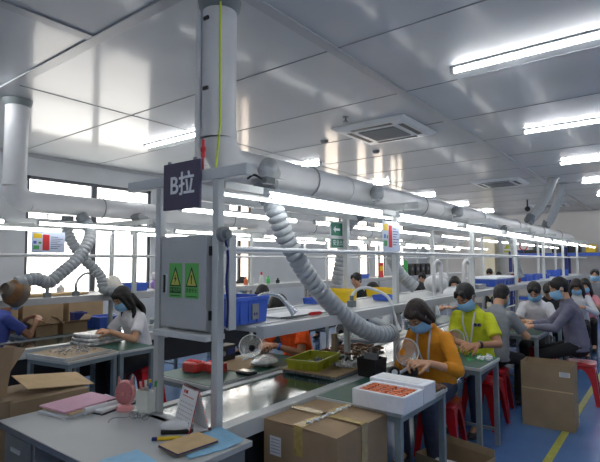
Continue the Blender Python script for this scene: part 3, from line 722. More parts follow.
# left cartons
cf = carton('closed carton with a loose lifted flap behind the left end of the desk',(1.44,3.24,0.30),rad(-2),0.46,0.44,0.485,CARD2,closed=True,tape=False)
obj('loose_flap', M().box(-0.2,0.22,-0.14,0.12,0,0.004,MX.Translation((0.08,-0.02,0.535)) @ MX.Rotation(rad(9),4,'X') @ MX.Rotation(rad(7),4,'Y')), CARDL, cf, smooth=False)
carton('carton on the floor supporting the flat flapped carton by the desk',(1.44,3.24,0.0),rad(-2),0.46,0.44,0.282,CARD2,closed=False) 
carton('carton on the floor at the left edge under the open tilted one',(1.0,3.30,0.0),rad(-3),0.46,0.5,0.80,CARD2,closed=True,tape=False)
ca = carton('tilted open carton with printed pale flap at the left edge of the picture',(1.04,3.27,0.835),0,0.34,0.36,0.14,CARD,closed=False,flaps=[(0,24,0.15),(3,0,0.14),(1,30,0.12)],tilt=(rad(-3),rad(9),rad(-4)))
obj('pale_tape', M().box(0.05,0.085,-0.1845,-0.181,0.0,0.275), PAPER, ca); obj('print_label', M().box(-0.08,0.03,-0.1842,-0.1805,0.10,0.23), PINKP, ca)
# cartons on the window line's belt and under its shelf
carton('open carton with slanting flap before the person in blue',(2.60,5.80,0.752),rad(8),0.26,0.24,0.12,CARD,closed=False,flaps=[(2,60,0.13),(3,75,0.10),(0,50,0.1)])
carton('open carton beside the slanting one on the window bench',(2.96,5.80,0.752),rad(-6),0.28,0.24,0.12,CARD,closed=False,flaps=[(3,70,0.11),(2,40,0.1),(0,45,0.1)])
for i,(x,y,w_,l) in enumerate(((2.35,6.6,0.5,'leftmost of the plain cartons stacked under the window shelf'),(2.9,6.6,0.5,'middle one of the plain cartons stacked under the window shelf'),(3.46,6.6,0.5,'rightmost of the plain cartons stacked under the window shelf'))):
    carton(l,(x,y,0.72),rad(i*3-3),w_,0.4,0.34,CARD,closed=True)

# ------------------------------------------------------------------ work tables
def work_table(loc, w_, d_, label, top=MATG, group='steel legged side tables', rz=0, h_=0.75):
    t = thing('work_table', label, 'table', loc, rz, group)
    obj('tabletop', M().box(-w_/2,w_/2,-d_/2,d_/2,h_-0.028,h_-0.003), ALU, t, bevel=0.003)
    obj('table_mat', M().box(-w_/2+0.012,w_/2-0.012,-d_/2+0.012,d_/2-0.012,h_-0.0029,h_), top, t)
    fr = M(); a,b = w_/2-0.03,d_/2-0.03
    for s in (-1,1): fr.box(-a,a,s*b-0.015,s*b+0.015,h_-0.065,h_-0.029); fr.box(s*a-0.015,s*a+0.015,-b,b,h_-0.065,h_-0.029)
    for s in (-1,1): obj('stretcher', M().box(s*a-0.012,s*a+0.012,-b,b,0.12,0.145), LEGM, t)
    obj('frame', fr, LEGM, t)
    for sx in (-1,1):
        for sy in (-1,1): obj('leg', M().box(sx*a-0.02,sx*a+0.02,sy*b-0.02,sy*b+0.02,0,h_-0.03), LEGM, t, bevel=0.003)
    return t
work_table((2.86,1.525,0),0.70,0.59,'side table under the white foam box beside the foreground carton')
work_table((4.19,1.525,0),0.54,0.59,'side table in front of the person in the lime polo')
work_table((6.33,1.525,0),0.66,0.59,'side table between the grey polo and the slate shirt')
for i,x in enumerate((7.72,8.92,9.82,11.0)):
    work_table((x,1.525,0),0.58 if i < 2 else 0.4,0.59,'far side table on the aisle side, %s beyond the person in the slate shirt' % ORD[i])
work_table((2.80,2.80,0),1.16,0.62,'side table before the person in orange, behind the front posts',h_=0.76)
work_table((5.1,2.80,0),0.9,0.62,'side table on the window side behind the yellow boxes')
work_table((6.9,2.80,0),0.9,0.62,'side table on the window side near the person in pale clothes')
work_table((2.28,4.42,0),0.54,0.58,'low table with a chipboard tray before the window line, nearest the desk',top=WOOD,rz=rad(10))
work_table((2.80,4.45,0),0.40,0.56,'table with metal parts in front of the long haired person',top=MATG)
work_table((3.08,5.96,0),1.28,0.62,'window side bench holding the two open cartons')
work_table((5.0,5.98,0),1.2,0.66,'window side bench beyond the hanging hose')
work_table((3.0,6.62,0),2.0,0.5,'bench along the window holding plain cartons',h_=0.718)

# ------------------------------------------------------------------ stools
def stool(loc, rz, label):
    t = thing('stool', label, 'stool', loc, rz, 'red plastic stools')
    hs = 0.45; s0 = 0.14; s1 = 0.185
    def rr(h, z, r=0.04):
        P = []
        for cx,cy,a0 in ((h-r,h-r,0),(-h+r,h-r,90),(-h+r,-h+r,180),(h-r,-h+r,270)):
            for k in range(5): a = rad(a0+k*22.5); P.append((cx+r*math.cos(a),cy+r*math.sin(a),z))
        return P
    se = M(); se.rings([rr(s0*0.97,hs-0.05),rr(s0+0.012,hs-0.03),rr(s0+0.008,hs-0.006),rr(s0-0.012,hs),rr(0.05,hs-0.004,0.03)])
    obj('seat', se, RED, t)
    obj('seat_hole', M().cyl((0,0,hs-0.004),(0,0,hs-0.0028),0.022,n=18), BLACK, t)
    def half(z): return s0+(s1-s0)*(hs-0.04-z)/(hs-0.04)
    for sx in (-1,1):
        for sy in (-1,1):
            lg = M()
            zs = [0,0.1,0.2,0.27,0.32,0.355,0.375,0.385]
            wd = [0.045,0.05,0.055,0.064,0.078,0.098,0.118,0.14]
            for ax in (0,1):
                out = []
                for z,w_ in zip(zs,wd):
                    h = half(z); w_ = min(w_,h)
                    for dz in (0,): 
                        q = [(h,h),(h-w_,h),(h-w_,h-0.006),(h-0.006,h-0.006)] if ax == 0 else [(h,h),(h-0.006,h-0.006),(h-0.006,h-w_),(h,h-w_)]
                        out.append([(x*sx,y*sy,z) for x,y in (q if sx*sy > 0 else q[::-1])])
                h = half(0.41)
                q = [(h,h),(0,h),(0,h-0.006),(h-0.006,h-0.006)] if ax == 0 else [(h,h),(h-0.006,h-0.006),(h-0.006,0),(h,0)]
                out.append([(x*sx,y*sy,0.41) for x,y in (q if sx*sy > 0 else q[::-1])])
                lg.rings(out)
            obj('leg', lg, RED, t, smooth=False)
    return t

# ------------------------------------------------------------------ crates and bins
def crate(loc, rz, w_, d_, h_, m, label, card=False, ribs=True, cat='crate', group=None):
    t = thing('plastic_crate', label, cat, loc, rz, group)
    a,b = w_/2,d_/2; k = 0.93; th = 0.006
    def q(f, z, e=0): return [(-a*f+e,-b*f+e,z),(a*f-e,-b*f+e,z),(a*f-e,b*f-e,z),(-a*f+e,b*f-e,z)]
    rim = M().rings([q(0.985,h_-0.022,0),q(1.03,h_-0.02),q(1.03,h_),q(0.985,h_,th),q(0.985,h_-0.022,th)],False)
    obj('rim', rim, m, t)
    tb = M().rings([q(k,0),q(0.985,h_-0.02),q(0.985,h_-0.02,th),q(k,th,th)])
    if ribs:
        rb = tb
        for i in range(1,4):
            f = -0.9+i*0.45
            for s in (-1,1):
                rb.obox((f*a*0.95,s*b*0.972,h_*0.48),(0.012,0.008,h_*0.86)); rb.obox((s*a*0.972,f*b*0.95,h_*0.48),(0.008,0.012,h_*0.86))
    obj('tub', tb, m, t)
    if card: 
        cd = obj('label_card', M().box(0.02,0.075,-b-0.004,-b*0.98,h_*0.15,h_*0.72), GRAYP, t)
        obj('print', M().box(0.03,0.043,-b-0.0048,-b-0.004,h_*0.3,h_*0.4).box(0.05,0.062,-b-0.0048,-b-0.004,h_*0.3,h_*0.4), BLUED, cd)
    return t
crate((2.015,2.065,1.241),rad(1),0.33,0.28,0.155,BLUE,'big blue plastic crate on the line shelf behind the control cabinet',card=True)
# ------------------------------------------------------------------ foam box and things on the benches
t = thing('foam_box','white foam tray of orange parts on the near side table','foam box',(2.60,1.36,0.752),rad(-2))
a,b = 0.12,0.17
fb = M(); q = lambda x,y,z: [(-x,-y,z),(x,-y,z),(x,y,z),(-x,y,z)]
fb.rings([q(a,b,0),q(a,b,0.095),q(a-0.02,b-0.02,0.095),q(a-0.02,b-0.02,0.07)])
obj('tray', fb, FOAM, t, bevel=0.004)
foamlid = thing('foam_block','plain white foam block behind the tray of orange parts','foam block',(2.815,1.37,0.752),rad(-2))
obj('block', M().box(-0.085,0.085,-0.185,0.185,0,0.11), FOAM, foamlid, bevel=0.006)
obj('recess', M().box(-0.06,0.06,-0.14,0.14,0.1102,0.112), PAPER, foamlid)
k = 0
for r in range(5):
    for c in range(5):
        x = -0.076+r*0.038+random.uniform(-.004,.004); y = -0.118+c*0.059+random.uniform(-.006,.006)
        p = MX.Translation((2.60,1.36,0.752)) @ MX.Rotation(rad(-2),4,'Z') @ V((x,y,0.0712))
        tp = thing('orange_part','small orange brown part laid in the white foam tray','part',p,rad(20+random.uniform(-14,14)),'orange parts in the foam tray')
        obj('coil', M().box(-0.012,0.012,-0.026,0.026,0,0.022), ORANGE, tp, bevel=0.004); obj('terminal', M().box(-0.006,0.006,0.026,0.038,0.004,0.016), METAL, tp)
def bits(name, label, loc, rz, n, dx, dy, mats, sz, cat='parts'):
    """a loose heap of tiny pins and pieces that nobody could count"""
    mb = M()
    for i in range(n):
        x = random.gauss(0,dx/2.4); y = random.gauss(0,dy/2.4); x = max(-dx/2,min(dx/2,x)); y = max(-dy/2,min(dy/2,y))
        s_ = sz*random.uniform(.6,1.4)
        mb.obox((x,y,s_*0.3+random.uniform(0,sz*0.35)),(s_*1.6,s_*0.5,s_*0.5),(random.uniform(-.4,.4),random.uniform(-.4,.4),random.uniform(0,3)))
    o = solo(name, mb, mats, label, cat, loc, rz, smooth=False); o['kind'] = 'stuff'; return o
bits('metal_parts','loose white and silver parts heaped before the person in mustard',(3.06,1.42,0.752),0,60,0.16,0.22,PAPER,0.022)
bits('brown_parts','row of small brown parts at the outer edge of the near side table',(3.12,1.28,0.752),0,60,0.12,0.07,COPPER,0.02)
bits('green_parts','scattered green and pale pieces on the side table before the lime polo',(4.28,1.40,0.752),0,30,0.3,0.3,GREENP,0.016)
bits('white_parts','scattered white slips on the side table before the lime polo',(4.33,1.30,0.752),0,18,0.2,0.08,PAPER,0.026)
bits('copper_parts','cluttered heap of copper coloured parts on the belt behind the yellow green bin',(3.95,2.42,0.752),0,110,0.5,0.35,COPPER,0.03)
bits('silver_parts','crumpled heap of silver foil pieces beside the yellow green bin',(3.22,2.03,0.781),0,36,0.11,0.14,BAGM,0.04)
tag(obj('yellow_band', M().box(-0.05,0.05,-0.012,0.012,0,0.008), YEL),'folded yellow strip on the side table before the lime polo','strip').location = (4.42,1.5,0.755)
# cardboard sheet with egg-crate edge + lime bin
t = thing('cardboard_tray','corrugated cardboard layer lying across the belt under the yellow green bin','cardboard sheet',(3.1,2.17,0.7515),rad(2))
obj('sheet', M().box(-0.22,0.2,-0.24,0.24,0.021,0.027), CARDL, t); eg = M()
for i in range(20): eg.box(-0.218,-0.2,-0.235+i*0.024,-0.222+i*0.024,0,0.021)
for i in range(17): eg.box(-0.215+i*0.024,-0.203+i*0.024,-0.238,-0.22,0,0.021)
eg.box(-0.2,0.198,-0.22,0.238,0,0.021)
obj('partition_edge', eg, GRAYP, t)
b_ = crate((3.11,2.27,0.779),rad(10),0.42,0.27,0.075,LIMEB,'yellow green plastic bin on the cardboard layer before the person in orange',cat='bin')
bits('bin_contents','small grey parts lying inside the yellow green bin',(3.11,2.27,0.787),0,60,0.3,0.16,METAL,0.018)
t = thing('tool_case','black and green tool case on the bench left of the clear bag','case',(2.63,2.54,0.762),rad(4))
obj('case', M().box(-0.045,0.045,-0.07,0.07,0,0.022), BLACK, t, bevel=0.006); obj('lid', M().box(-0.035,0.035,-0.06,0.06,0.0222,0.027), BELT, t, bevel=0.003)
tag(obj('parts_bag', M().ell((0,0,0.035),0.13,0.10,0.034,None,12,8).ell((0.06,0.03,0.05),0.07,0.06,0.03,None,10,7), BAGM),'clear plastic bag of small parts on the bench beside the yellow green bin','bag').location = (2.92,2.62,0.762)
solo('cardboard_mat', M().box(-0.24,0.2,-0.2,0.2,0,0.004), CARD, 'flat brown cardboard sheet on the bench before the person in orange', 'cardboard sheet',(2.86,2.86,0.7615),rad(5))
for i,(x,y,rz) in enumerate(((2.45,2.92,4),(2.53,2.765,-6))):
    t = thing('red_pack','red film wrapped pack on the bench behind the control cabinet, %s' % ('left one' if i == 0 else 'right one'),'pack',(x,y,0.762),rad(rz),'red packs behind the cabinet')
    pk = M()
    obj('wrapped_block', M().box(-0.06,0.06,-0.07,0.07,0,0.075), REDPK, t, bevel=0.012)
    sl = M()
    for j in range(6): sl.cyl((-0.02,-0.055+j*0.022,0.0752),(0.02,-0.055+j*0.022,0.078),0.008,n=8)
    obj('end_fold', sl, REDB, t)
# black bin, tape roll, cup-like drivers on the near bench
t = thing('black_bin','open black plastic bin standing on the belt rail by the second post','bin',(3.18,1.79,0.752),rad(-6))
a,b,h_ = 0.075,0.085,0.135
q2 = lambda f,z,e=0: [(-a*f+e,-b*f+e,z),(a*f-e,-b*f+e,z),(a*f-e,b*f-e,z*1.0),(-a*f+e,b*f-e,z)]
obj('tub', M().rings([q2(.9,0),q2(1,h_),q2(1,h_,.005),q2(.9,.005,.005)]), BLACK, t, bevel=0.002)
t2 = M(); t2.box(-0.03,-0.02,-0.06,0.05,0.05,0.17).cyl((0.02,0.02,0.01),(0.03,0.03,0.2),0.012).cyl((0.0,-0.03,0.01),(0.01,-0.05,0.18),0.008)
obj('tools', t2, GRAYP, t)
t = thing('tape_roll','roll of white tape with black core standing beside the black bin','tape roll',(3.24,1.64,0.752+0.038),rad(-50))
ring = M(); mxr = MX.Rotation(PI/2,4,'X')
ring.lathe([(0.022,-0.02),(0.038,-0.02),(0.038,0.02),(0.022,0.02),(0.022,-0.02)],24,mxr,False)
obj('roll', ring, BLACK, t); ring = M().lathe([(0.0,-0.021),(0.022,-0.021),(0.022,0.021),(0.0,0.021)],20,mxr,False); obj('core', ring, PAPER, t)
def clear_hood(loc, aim, label, r=0.095, stem=None):
    t = thing('clear_hood', label, 'suction hood', loc)
    d = V(aim).normalized(); mx = d.to_track_quat('Z','Y').to_matrix().to_4x4()
    obj('dome', M().lathe([(0.03,-0.075),(0.05,-0.06),(r*0.8,-0.035),(r,0.0),(r*0.97,0.0),(r*0.77,-0.03),(0.045,-0.056),(0.027,-0.072)],28,mx,False), CLEAR, t)
    obj('rim', M().tube([mx @ V((r*math.cos(2*PI*k/32),r*math.sin(2*PI*k/32),0)) for k in range(32)],0.004,8,closed=True), WHITEM, t)
    if stem:
        obj('support_arm', M().tube(spline([(0,0,-r*0.95),(0,0.0,-r-0.02),(stem[0]*0.5,stem[1]*0.5,stem[2]*1.0),stem],6),0.012,8), WHITEM, t)
    return t
clear_hood((3.46,1.64,0.90),(-0.55,-0.8,0.15),'clear round suction hood in front of the person in mustard',0.10,(-0.12,0.05,-0.145))
clear_hood((4.56,1.66,0.86),(-0.75,-0.6,0.1),'clear round suction hood between mustard sleeve and lime polo',0.085,(-0.09,0.03,-0.105))
clear_hood((3.05,2.90,0.87),(-0.7,-0.45,0.35),'clear round suction hood at the hands of the person in orange',0.10,(-0.1,0.0,-0.105))
clear_hood((4.1,2.62,0.9),(-0.5,-0.7,0.3),'clear round suction hood behind the big hose, on the window side',0.09,(-0.1,0.0,-0.145))
tag(obj('belt_post', M().box(-0.02,0.02,-0.02,0.02,0,0.24), WOOD, bevel=0.003),'short wooden post standing on the belt rail behind the yellow green bin','post').location = (3.45,2.30,0.743)
t = thing('screwdriver','long screwdriver with crimson handle lying across the shelf edge','screwdriver',(2.62,1.86,1.246),0)
obj('shaft', M().cyl((-0.33,0.06,0.004),(-0.10,0.02,0.008),0.0045,n=8), ALUD, t); obj('handle', M().tube([(-0.10,0.02,0.008),(-0.08,0.018,0.01),(0.0,0.003,0.01),(0.02,0.0,0.01)],[0.007,0.012,0.012,0.006],12), REDB, t)
# yellow boxes / blue bits on shelf of B line (far side)
crate((3.62,2.36,1.241),rad(4),0.20,0.26,0.11,YEL,'round cornered yellow bin on the line shelf beside the exit sign post',ribs=False,cat='bin')
crate((4.38,2.34,1.241),rad(-4),0.22,0.24,0.085,YEL,'yellow bin on the line shelf behind the white gooseneck lamp',ribs=False,cat='bin')
crate((3.3,2.43,1.241),rad(10),0.12,0.1,0.05,BLUE,'tiny blue tray on the shelf left of the big hose',ribs=False,cat='tray')
crate((3.97,2.10,1.241),rad(0),0.14,0.16,0.05,BLUE,'little blue tray on the shelf between the two yellow bins',ribs=False,cat='tray')
solo('paper_sheet', M().box(-0.28,0.28,-0.12,0.12,0,0.003), PAPER, 'white sheet of paper lying on the shelf beside the gooseneck lamps','paper',(2.62,2.06,1.241),rad(3))
for i,(x,y,m,hh,l) in enumerate(((9.1,2.1,BLUE,0.11,'blue crate on the far shelf of the signed line, nearest of its row'),(9.75,2.1,BLUE,0.10,'blue crate on the far shelf of the signed line, second of its row'),(10.7,2.1,BLUE,0.09,'blue crate on the far shelf of the signed line, third of its row'),(12.1,2.12,BLUE,0.14,'blue crate on the far shelf of the signed line, fourth of its row'),(13.0,2.1,BLUE,0.14,'blue crate on the far shelf of the signed line, last of its row'))):
    crate((x,y,1.241),rad(3*i-4),0.36,0.26,hh,m,l,group='blue crates on the far shelf')
for i,x in enumerate((7.15,7.75)):
    crate((x,2.10,1.241),0,0.56,0.36,0.10,BLUE,'long blue crate under a white sheet on the shelf past the third post, %s one' % ('left','right')[i],group='blue crates under the white sheet')
solo('foam_sheet', M().box(-0.62,0.62,-0.21,0.21,0,0.022), FOAM, 'white sheet covering the two long blue crates past the third post','foam sheet',(7.45,2.10,1.343),0)
tag(obj('plastic_bag', M().ell((0,0,0.10),0.16,0.13,0.10,None,14,9).ell((0.06,-0.03,0.16),0.10,0.09,0.07,None,12,8), mat('pale_bag_film',rgb(206,208,210),0.35,noise=0.15,scale=9,bump=0.5,bscale=12)),'crumpled pale plastic bag on the shelf between the pale tube hoops','bag').location = (5.25,2.12,1.2415)
solo('document_tray', M().box(-0.2,0.2,-0.14,0.14,0,0.05), GRAYP, 'grey flat tray on the shelf behind the lime polo head','tray',(6.4,2.1,1.2415),rad(4))
solo('tool_case', M().box(-0.16,0.16,-0.12,0.12,0,0.11), BLACK, 'black tool case on the shelf past the blue crates','case',(8.75,2.3,1.2415),rad(4))
tag(obj('grey_cap_bag', M().ell((0,0,0.07),0.16,0.12,0.07,None,12,8), GRAYP),'grey rounded bag on the shelf above the second blue crate','bag').location = (9.75,2.42,1.2415)
t = thing('red_drink_carton','red and brown display box on the shelf past the packing table','box',(8.45,2.05,1.241),rad(20)); obj('box', M().box(-0.06,0.06,-0.07,0.07,0,0.14), mat('maroon_print',rgb(120,40,32),0.5,noise=0.5,scale=22), t); obj('front_panel', M().box(-0.061,-0.0602,-0.04,0.04,0.03,0.11), YEL, t)
# window line shelf goods
solo('cardboard_sheet', M().box(-0.38,0.36,-0.14,0.14,0,0.02), CARDL, 'long pale cardboard sheets lying on the window line shelf','cardboard sheet',(2.46,5.30,1.241),rad(1))
tag(obj('spray_bottle', M().lathe([(0.035,0),(0.037,0.07),(0.03,0.09),(0.012,0.1),(0.012,0.12)],16), PAPER),'small white bottle on the window line shelf left of the gooseneck lamp','bottle').location = (2.15,5.48,1.2415)
tag(obj('white_bottle', M().lathe([(0.04,0),(0.042,0.06),(0.03,0.08),(0.014,0.09),(0.014,0.105)],16), PAPER),'small white bottle on the window line shelf right of the gooseneck lamp','bottle').location = (2.66,5.48,1.2415)
crate((3.36,5.30,1.241),rad(1),0.50,0.24,0.10,BLUE,'long blue crate on the window line shelf behind the hose')
bits('orange_parts','orange and brown parts heaped in the long blue crate',(3.40,5.30,1.30),0,60,0.4,0.16,COPPER,0.035)
tag(obj('white_bag', M().ell((0,0,0.1),0.10,0.09,0.1,None,14,9).ell((0.05,0.0,0.06),0.09,0.08,0.06,None,12,8), mat('white_bag_film',rgb(226,222,212),0.4,noise=0.08,bump=0.4,bscale=18)),'crumpled white bag on the window line shelf above the long haired person','bag').location = (3.08,5.12,1.2415)
t = thing('striped_bag','white and violet plastic bag at the shelf end beside the control cabinet','bag',(3.72,5.15,1.2415)); obj('upper_film', M().ell((0,0,0.17),0.09,0.08,0.07,None,12,8), PAPER, t); obj('lower_film', M().ell((0,0,0.075),0.10,0.09,0.075,None,12,8), PURPLE, t)
crate((3.42,5.86,0.752),rad(4),0.34,0.30,0.15,BLUE,'blue crate on the window bench beside the long haired person')
crate((3.2,6.1,0.752),rad(-6),0.16,0.15,0.2,BLUED,'small deep blue bin on the window bench behind the blue crate',ribs=False,cat='bin')
for i,(x,y,m,hh,l) in enumerate(((5.30,5.14,ORANGE,.13,'orange bottle'),(5.50,5.2,GREENP,.16,'green capped bottle'),(5.66,5.15,REDB,.19,'tall red topped bottle'),(5.82,5.15,GREENP,.12,'short green bottle'),(6.0,5.1,BLACK,.08,'squat black bottle'))):
    t = thing('bottle',l+' on the window line shelf seen behind the blue crate','bottle',(x,y,1.2415)); obj('body', M().lathe([(0.03,0),(0.032,0.005),(0.032,hh*0.6),(0.014,hh*0.75)],14), WHITEM if i in (1,2) else m, t); obj('cap', M().lathe([(0.016,hh*0.7),(0.016,hh),(0.004,hh)],12), m, t)
# clear tray of packages on person's table
pk = thing('package_tray','stack of grey bagged parts at the hands of the long haired person','packages',(2.72,4.78,0.752),rad(6))
for i in range(3): obj('bagged_layer', M().box(-0.22+0.012*i,0.20-0.015*i,-0.15,0.15,0.001+i*0.038,0.038+i*0.038), BAGM, pk, bevel=0.014)
t = thing('chipboard_tray','flat chipboard tray with metal parts on the low table nearest the desk','tray',(2.26,4.43,0.751),rad(10)); obj('board', M().box(-0.25,0.24,-0.26,0.26,0,0.022), WOOD, t, bevel=0.003); obj('frame_strip', M().box(-0.26,-0.2505,-0.26,0.26,0,0.026).box(-0.25,0.24,-0.27,-0.2605,0,0.026), ALU, t)
bits('screws','scattered small metal screws on the flat chipboard tray',(2.28,4.45,0.774),0,50,0.3,0.34,METAL,0.018)
# dark file boxes & red sign on the window line shelf, far
for i in range(5):
    t = thing('file_box','black upright file box on the window line shelf, %s of the row from the left' % ORD[i],'file box',(10.9+i*0.32,5.1,1.2415),0,'black file boxes on the far window shelf'); obj('case', M().box(-0.11,0.11,-0.12,0.12,0,0.26+0.03*(i%2)), BLACK, t, bevel=0.01); obj('spine_label', M().box(-0.04,0.04,-0.122,-0.1205,0.12,0.2), GRAYP, t)
t = thing('notice_board','small red and yellow notice standing on the far window shelf','notice',(9.35,5.0,1.2415)); obj('panel', M().box(-0.1,0.1,0,0.012,0,0.32), REDB, t); obj('yellow_field', M().box(-0.06,0.06,-0.002,-0.0005,0.14,0.25), YEL, t)
t = thing('green_roll','tall green roll standing on the far window shelf beside the black files','roll',(10.55,5.0,1.2415)); obj('film', M().cyl((0,0,0),(0,0,0.36),0.055,n=16), GREENP, t); obj('core', M().cyl((0,0,0.36),(0,0,0.375),0.02,n=12), CARD, t)
crate((8.6,5.06,1.241),0,0.3,0.2,0.09,BLUE,'small blue crate on the far window shelf left of the red notice',ribs=False)
crate((7.9,2.75,0.752),0,0.34,0.22,0.1,mat('sky_blue_plastic',rgb(80,160,220),0.4),'sky blue tray on the bench before the far person',ribs=False,cat='tray')
# storage rack at the far wall
t = thing('storage_rack','blue storage rack along the far wall','rack',(16.8,2.55,0))
for y in (-1.9,0.0,1.6):
    for x in (-0.25,0.25): obj('upright', M().box(x-0.04,x+0.04,y-0.045,y+0.045,0,1.9 if y else 2.0), BLUED, t)
for z in (0.4,1.78):
    for x in (-0.25,0.25): obj('beam', M().box(x-0.02,x+0.02,-1.85,1.55,z-0.05,z+0.04), BLUE if x < 0 else BLUED, t)
    obj('deck', M().box(-0.22,0.22,-1.85,1.55,z+0.041,z+0.055), ALUD, t)
for i,(y,w_,h_,m,l) in enumerate(((1.55,0.26,0.24,YEL,'yellow bin'),(1.9,0.26,0.24,YEL,'second yellow bin'),(2.35,0.34,0.26,BLACK,'black carton'),(2.8,0.3,0.28,BLACK,'second black carton'),(3.5,0.5,0.1,BLACK,'flat black box'),(3.92,0.3,0.1,BLUED,'flat navy box'))):
    t = thing('storage_bin','%s on the top deck of the far rack' % l,'bin',(16.8,y,1.836)); obj('bin', M().box(-0.18,0.18,-w_/2,w_/2,0,h_), m, t, bevel=0.015); obj('front_lip', M().box(-0.19,-0.1805,-w_/2,w_/2,h_*0.55,h_*0.7), m, t)
for i,y in enumerate((2.05,2.5,2.95)):
    crate((16.78,y,0.456),PI/2,0.36,0.3,0.2,BLUE,'blue crate on the lower deck of the far rack, %s from the right' % ORD[i],group='blue crates on the far rack')
t = thing('warning_sign','yellow green triangle warning sign on the far wall','sign',(17.58,4.45,1.84)); obj('board', M().box(0,0.01,-0.19,0.19,0,0.42), PAPER, t); obj('triangle', M().prism([(-0.16,0.16),(0.16,0.16),(0,0.40)],0,0.004,MX.Translation((-0.001,0,0)) @ FACE), LIMEB, t); obj('caption_bar', M().box(-0.004,-0.0005,-0.16,0.16,0.03,0.11), LIMEB, t)
t = thing('prohibition_sign','white sign with red ring on the far wall','sign',(17.58,3.98,1.84)); obj('board', M().box(0,0.01,-0.17,0.17,0,0.4), PAPER, t); mxp = MX.Translation((-0.001,0,0.23)) @ FACE
obj('red_ring', M().lathe([(0.1,0),(0.135,0),(0.135,0.004),(0.1,0.004),(0.1,0)],24,mxp,False), REDB, t); obj('caption_bar', M().box(-0.004,-0.0005,-0.13,0.13,0.03,0.07), REDB, t)
t = thing('notice','dark green and blue notice on the far wall','notice',(17.58,3.55,1.84)); obj('board', M().box(0,0.01,-0.15,0.15,0,0.36), ALUD, t); obj('picture', M().box(-0.003,-0.0005,-0.1,0.12,0.1,0.3), BELT, t)
# stools under and beside the workers
for x,y,r,l in ((3.96,1.58,8,'red plastic stool under the person in mustard'),(4.92,1.52,-4,'red plastic stool under the person in the lime polo'),(5.43,1.58,6,'red plastic stool under the person in the grey polo'),(6.38,0.87,4,'red plastic stool under the person in the slate shirt, by the yellow line'),(7.12,1.42,0,'red plastic stool under the person in the white shirt facing the grey polo'),
    (3.75,2.98,5,'red plastic stool under the person in orange'),(3.22,4.70,8,'red plastic stool under the long haired person'),(2.08,5.86,0,'red plastic stool under the person in blue'),(4.15,3.95,12,'empty red plastic stool on the walkway behind the front post'),(4.45,1.12,14,'empty red plastic stool pushed against the side table leg')):
    if l.startswith('empty red plastic stool pushed'): continue
    stool((x,y,0), rad(r), l)

t = thing('equipment_box','black equipment box with grey dial on the bench behind the clear hood','equipment',(2.86,3.04,0.7635),rad(6)); obj('case', M().box(-0.10,0.10,-0.055,0.055,0,0.13), BLACK, t, bevel=0.006); obj('dial', M().cyl((-0.06,-0.056,0.07),(-0.06,-0.068,0.07),0.02,n=16), GRAYP, t); obj('display', M().box(0.0,0.08,-0.0575,-0.0552,0.05,0.10), BLUED, t)
# ------------------------------------------------------------------ people
def remesh(mb, vox, m, name, parent, smooth_it=4, smooth_f=0.5):
    me = bpy.data.meshes.new(name); me.from_pydata(mb.v, [], mb.f); me.update()
    o = bpy.data.objects.new(name, me); col.objects.link(o)
    r = o.modifiers.new('r','REMESH'); r.mode = 'VOXEL'; r.voxel_size = vox
    if smooth_it:
        sm = o.modifiers.new('s','SMOOTH'); sm.factor = smooth_f; sm.iterations = smooth_it
    bpy.context.view_layer.update()
    me2 = bpy.data.meshes.new_from_object(o.evaluated_get(bpy.context.evaluated_depsgraph_get()))
    bpy.data.objects.remove(o); bpy.data.meshes.remove(me)
    me2.materials.clear(); me2.materials.append(m); me2.shade_smooth()
    o2 = bpy.data.objects.new(name, me2); link(o2, parent); return o2
def ik(a, b, L1, L2, pole):
    d = b-a; D = d.length
    if D > (L1+L2)*0.995: b = a+d*((L1+L2)*0.995/D); d = b-a; D = d.length
    k = (L1*L1-L2*L2+D*D)/(2*D); h = math.sqrt(max(1e-6,L1*L1-k*k)); u = d/D
    p = pole-u*pole.dot(u); p.normalize()
    return a+u*k+p*h, b
def hand(mb, W, d, n, side, curl=0.9, fine=True):
    """palm, four unequal bent fingers and a thumb; d = pointing, n = palm normal"""
    d = d.normalized(); n = (n-d*n.dot(d)).normalized(); s = d.cross(n)*side
    for k in (-1,0,1): mb.cap(W+d*0.01+s*k*0.016, W+d*0.078+s*k*0.024, 0.017,0.0145,8)
    if not fine:
        mb.cap(W+d*0.07, W+d*0.12+n*0.03, 0.03,0.02,8); mb.cap(W+d*0.03+s*0.03,W+d*0.07+s*0.05+n*0.02,0.013,0.01,8); return
    for k,L in ((-1.5,0.062),(-0.5,0.074),(0.5,0.08),(1.5,0.07)):
        p = W+d*0.085-s*k*0.0215; a = curl*(1+0.08*k); c = d*1.0-s*0.13*k
        for seg,l in ((0,0.45),(1,0.32),(2,0.25)):
            an = a*(0.35+0.55*seg); q = p+(c*math.cos(an)+n*math.sin(an)).normalized()*L*l
            mb.cap(p,q,0.0092-0.0009*seg,0.0086-0.0009*seg,8); p = q
    p = W+d*0.02+s*0.028
    for l,an in ((0.04,0.35),(0.032,0.7),(0.026,0.95)):
        q = p+(d*0.75+s*(1.05-an)+n*an*0.8).normalized()*l; mb.cap(p,q,0.0125,0.0105,8); p = q
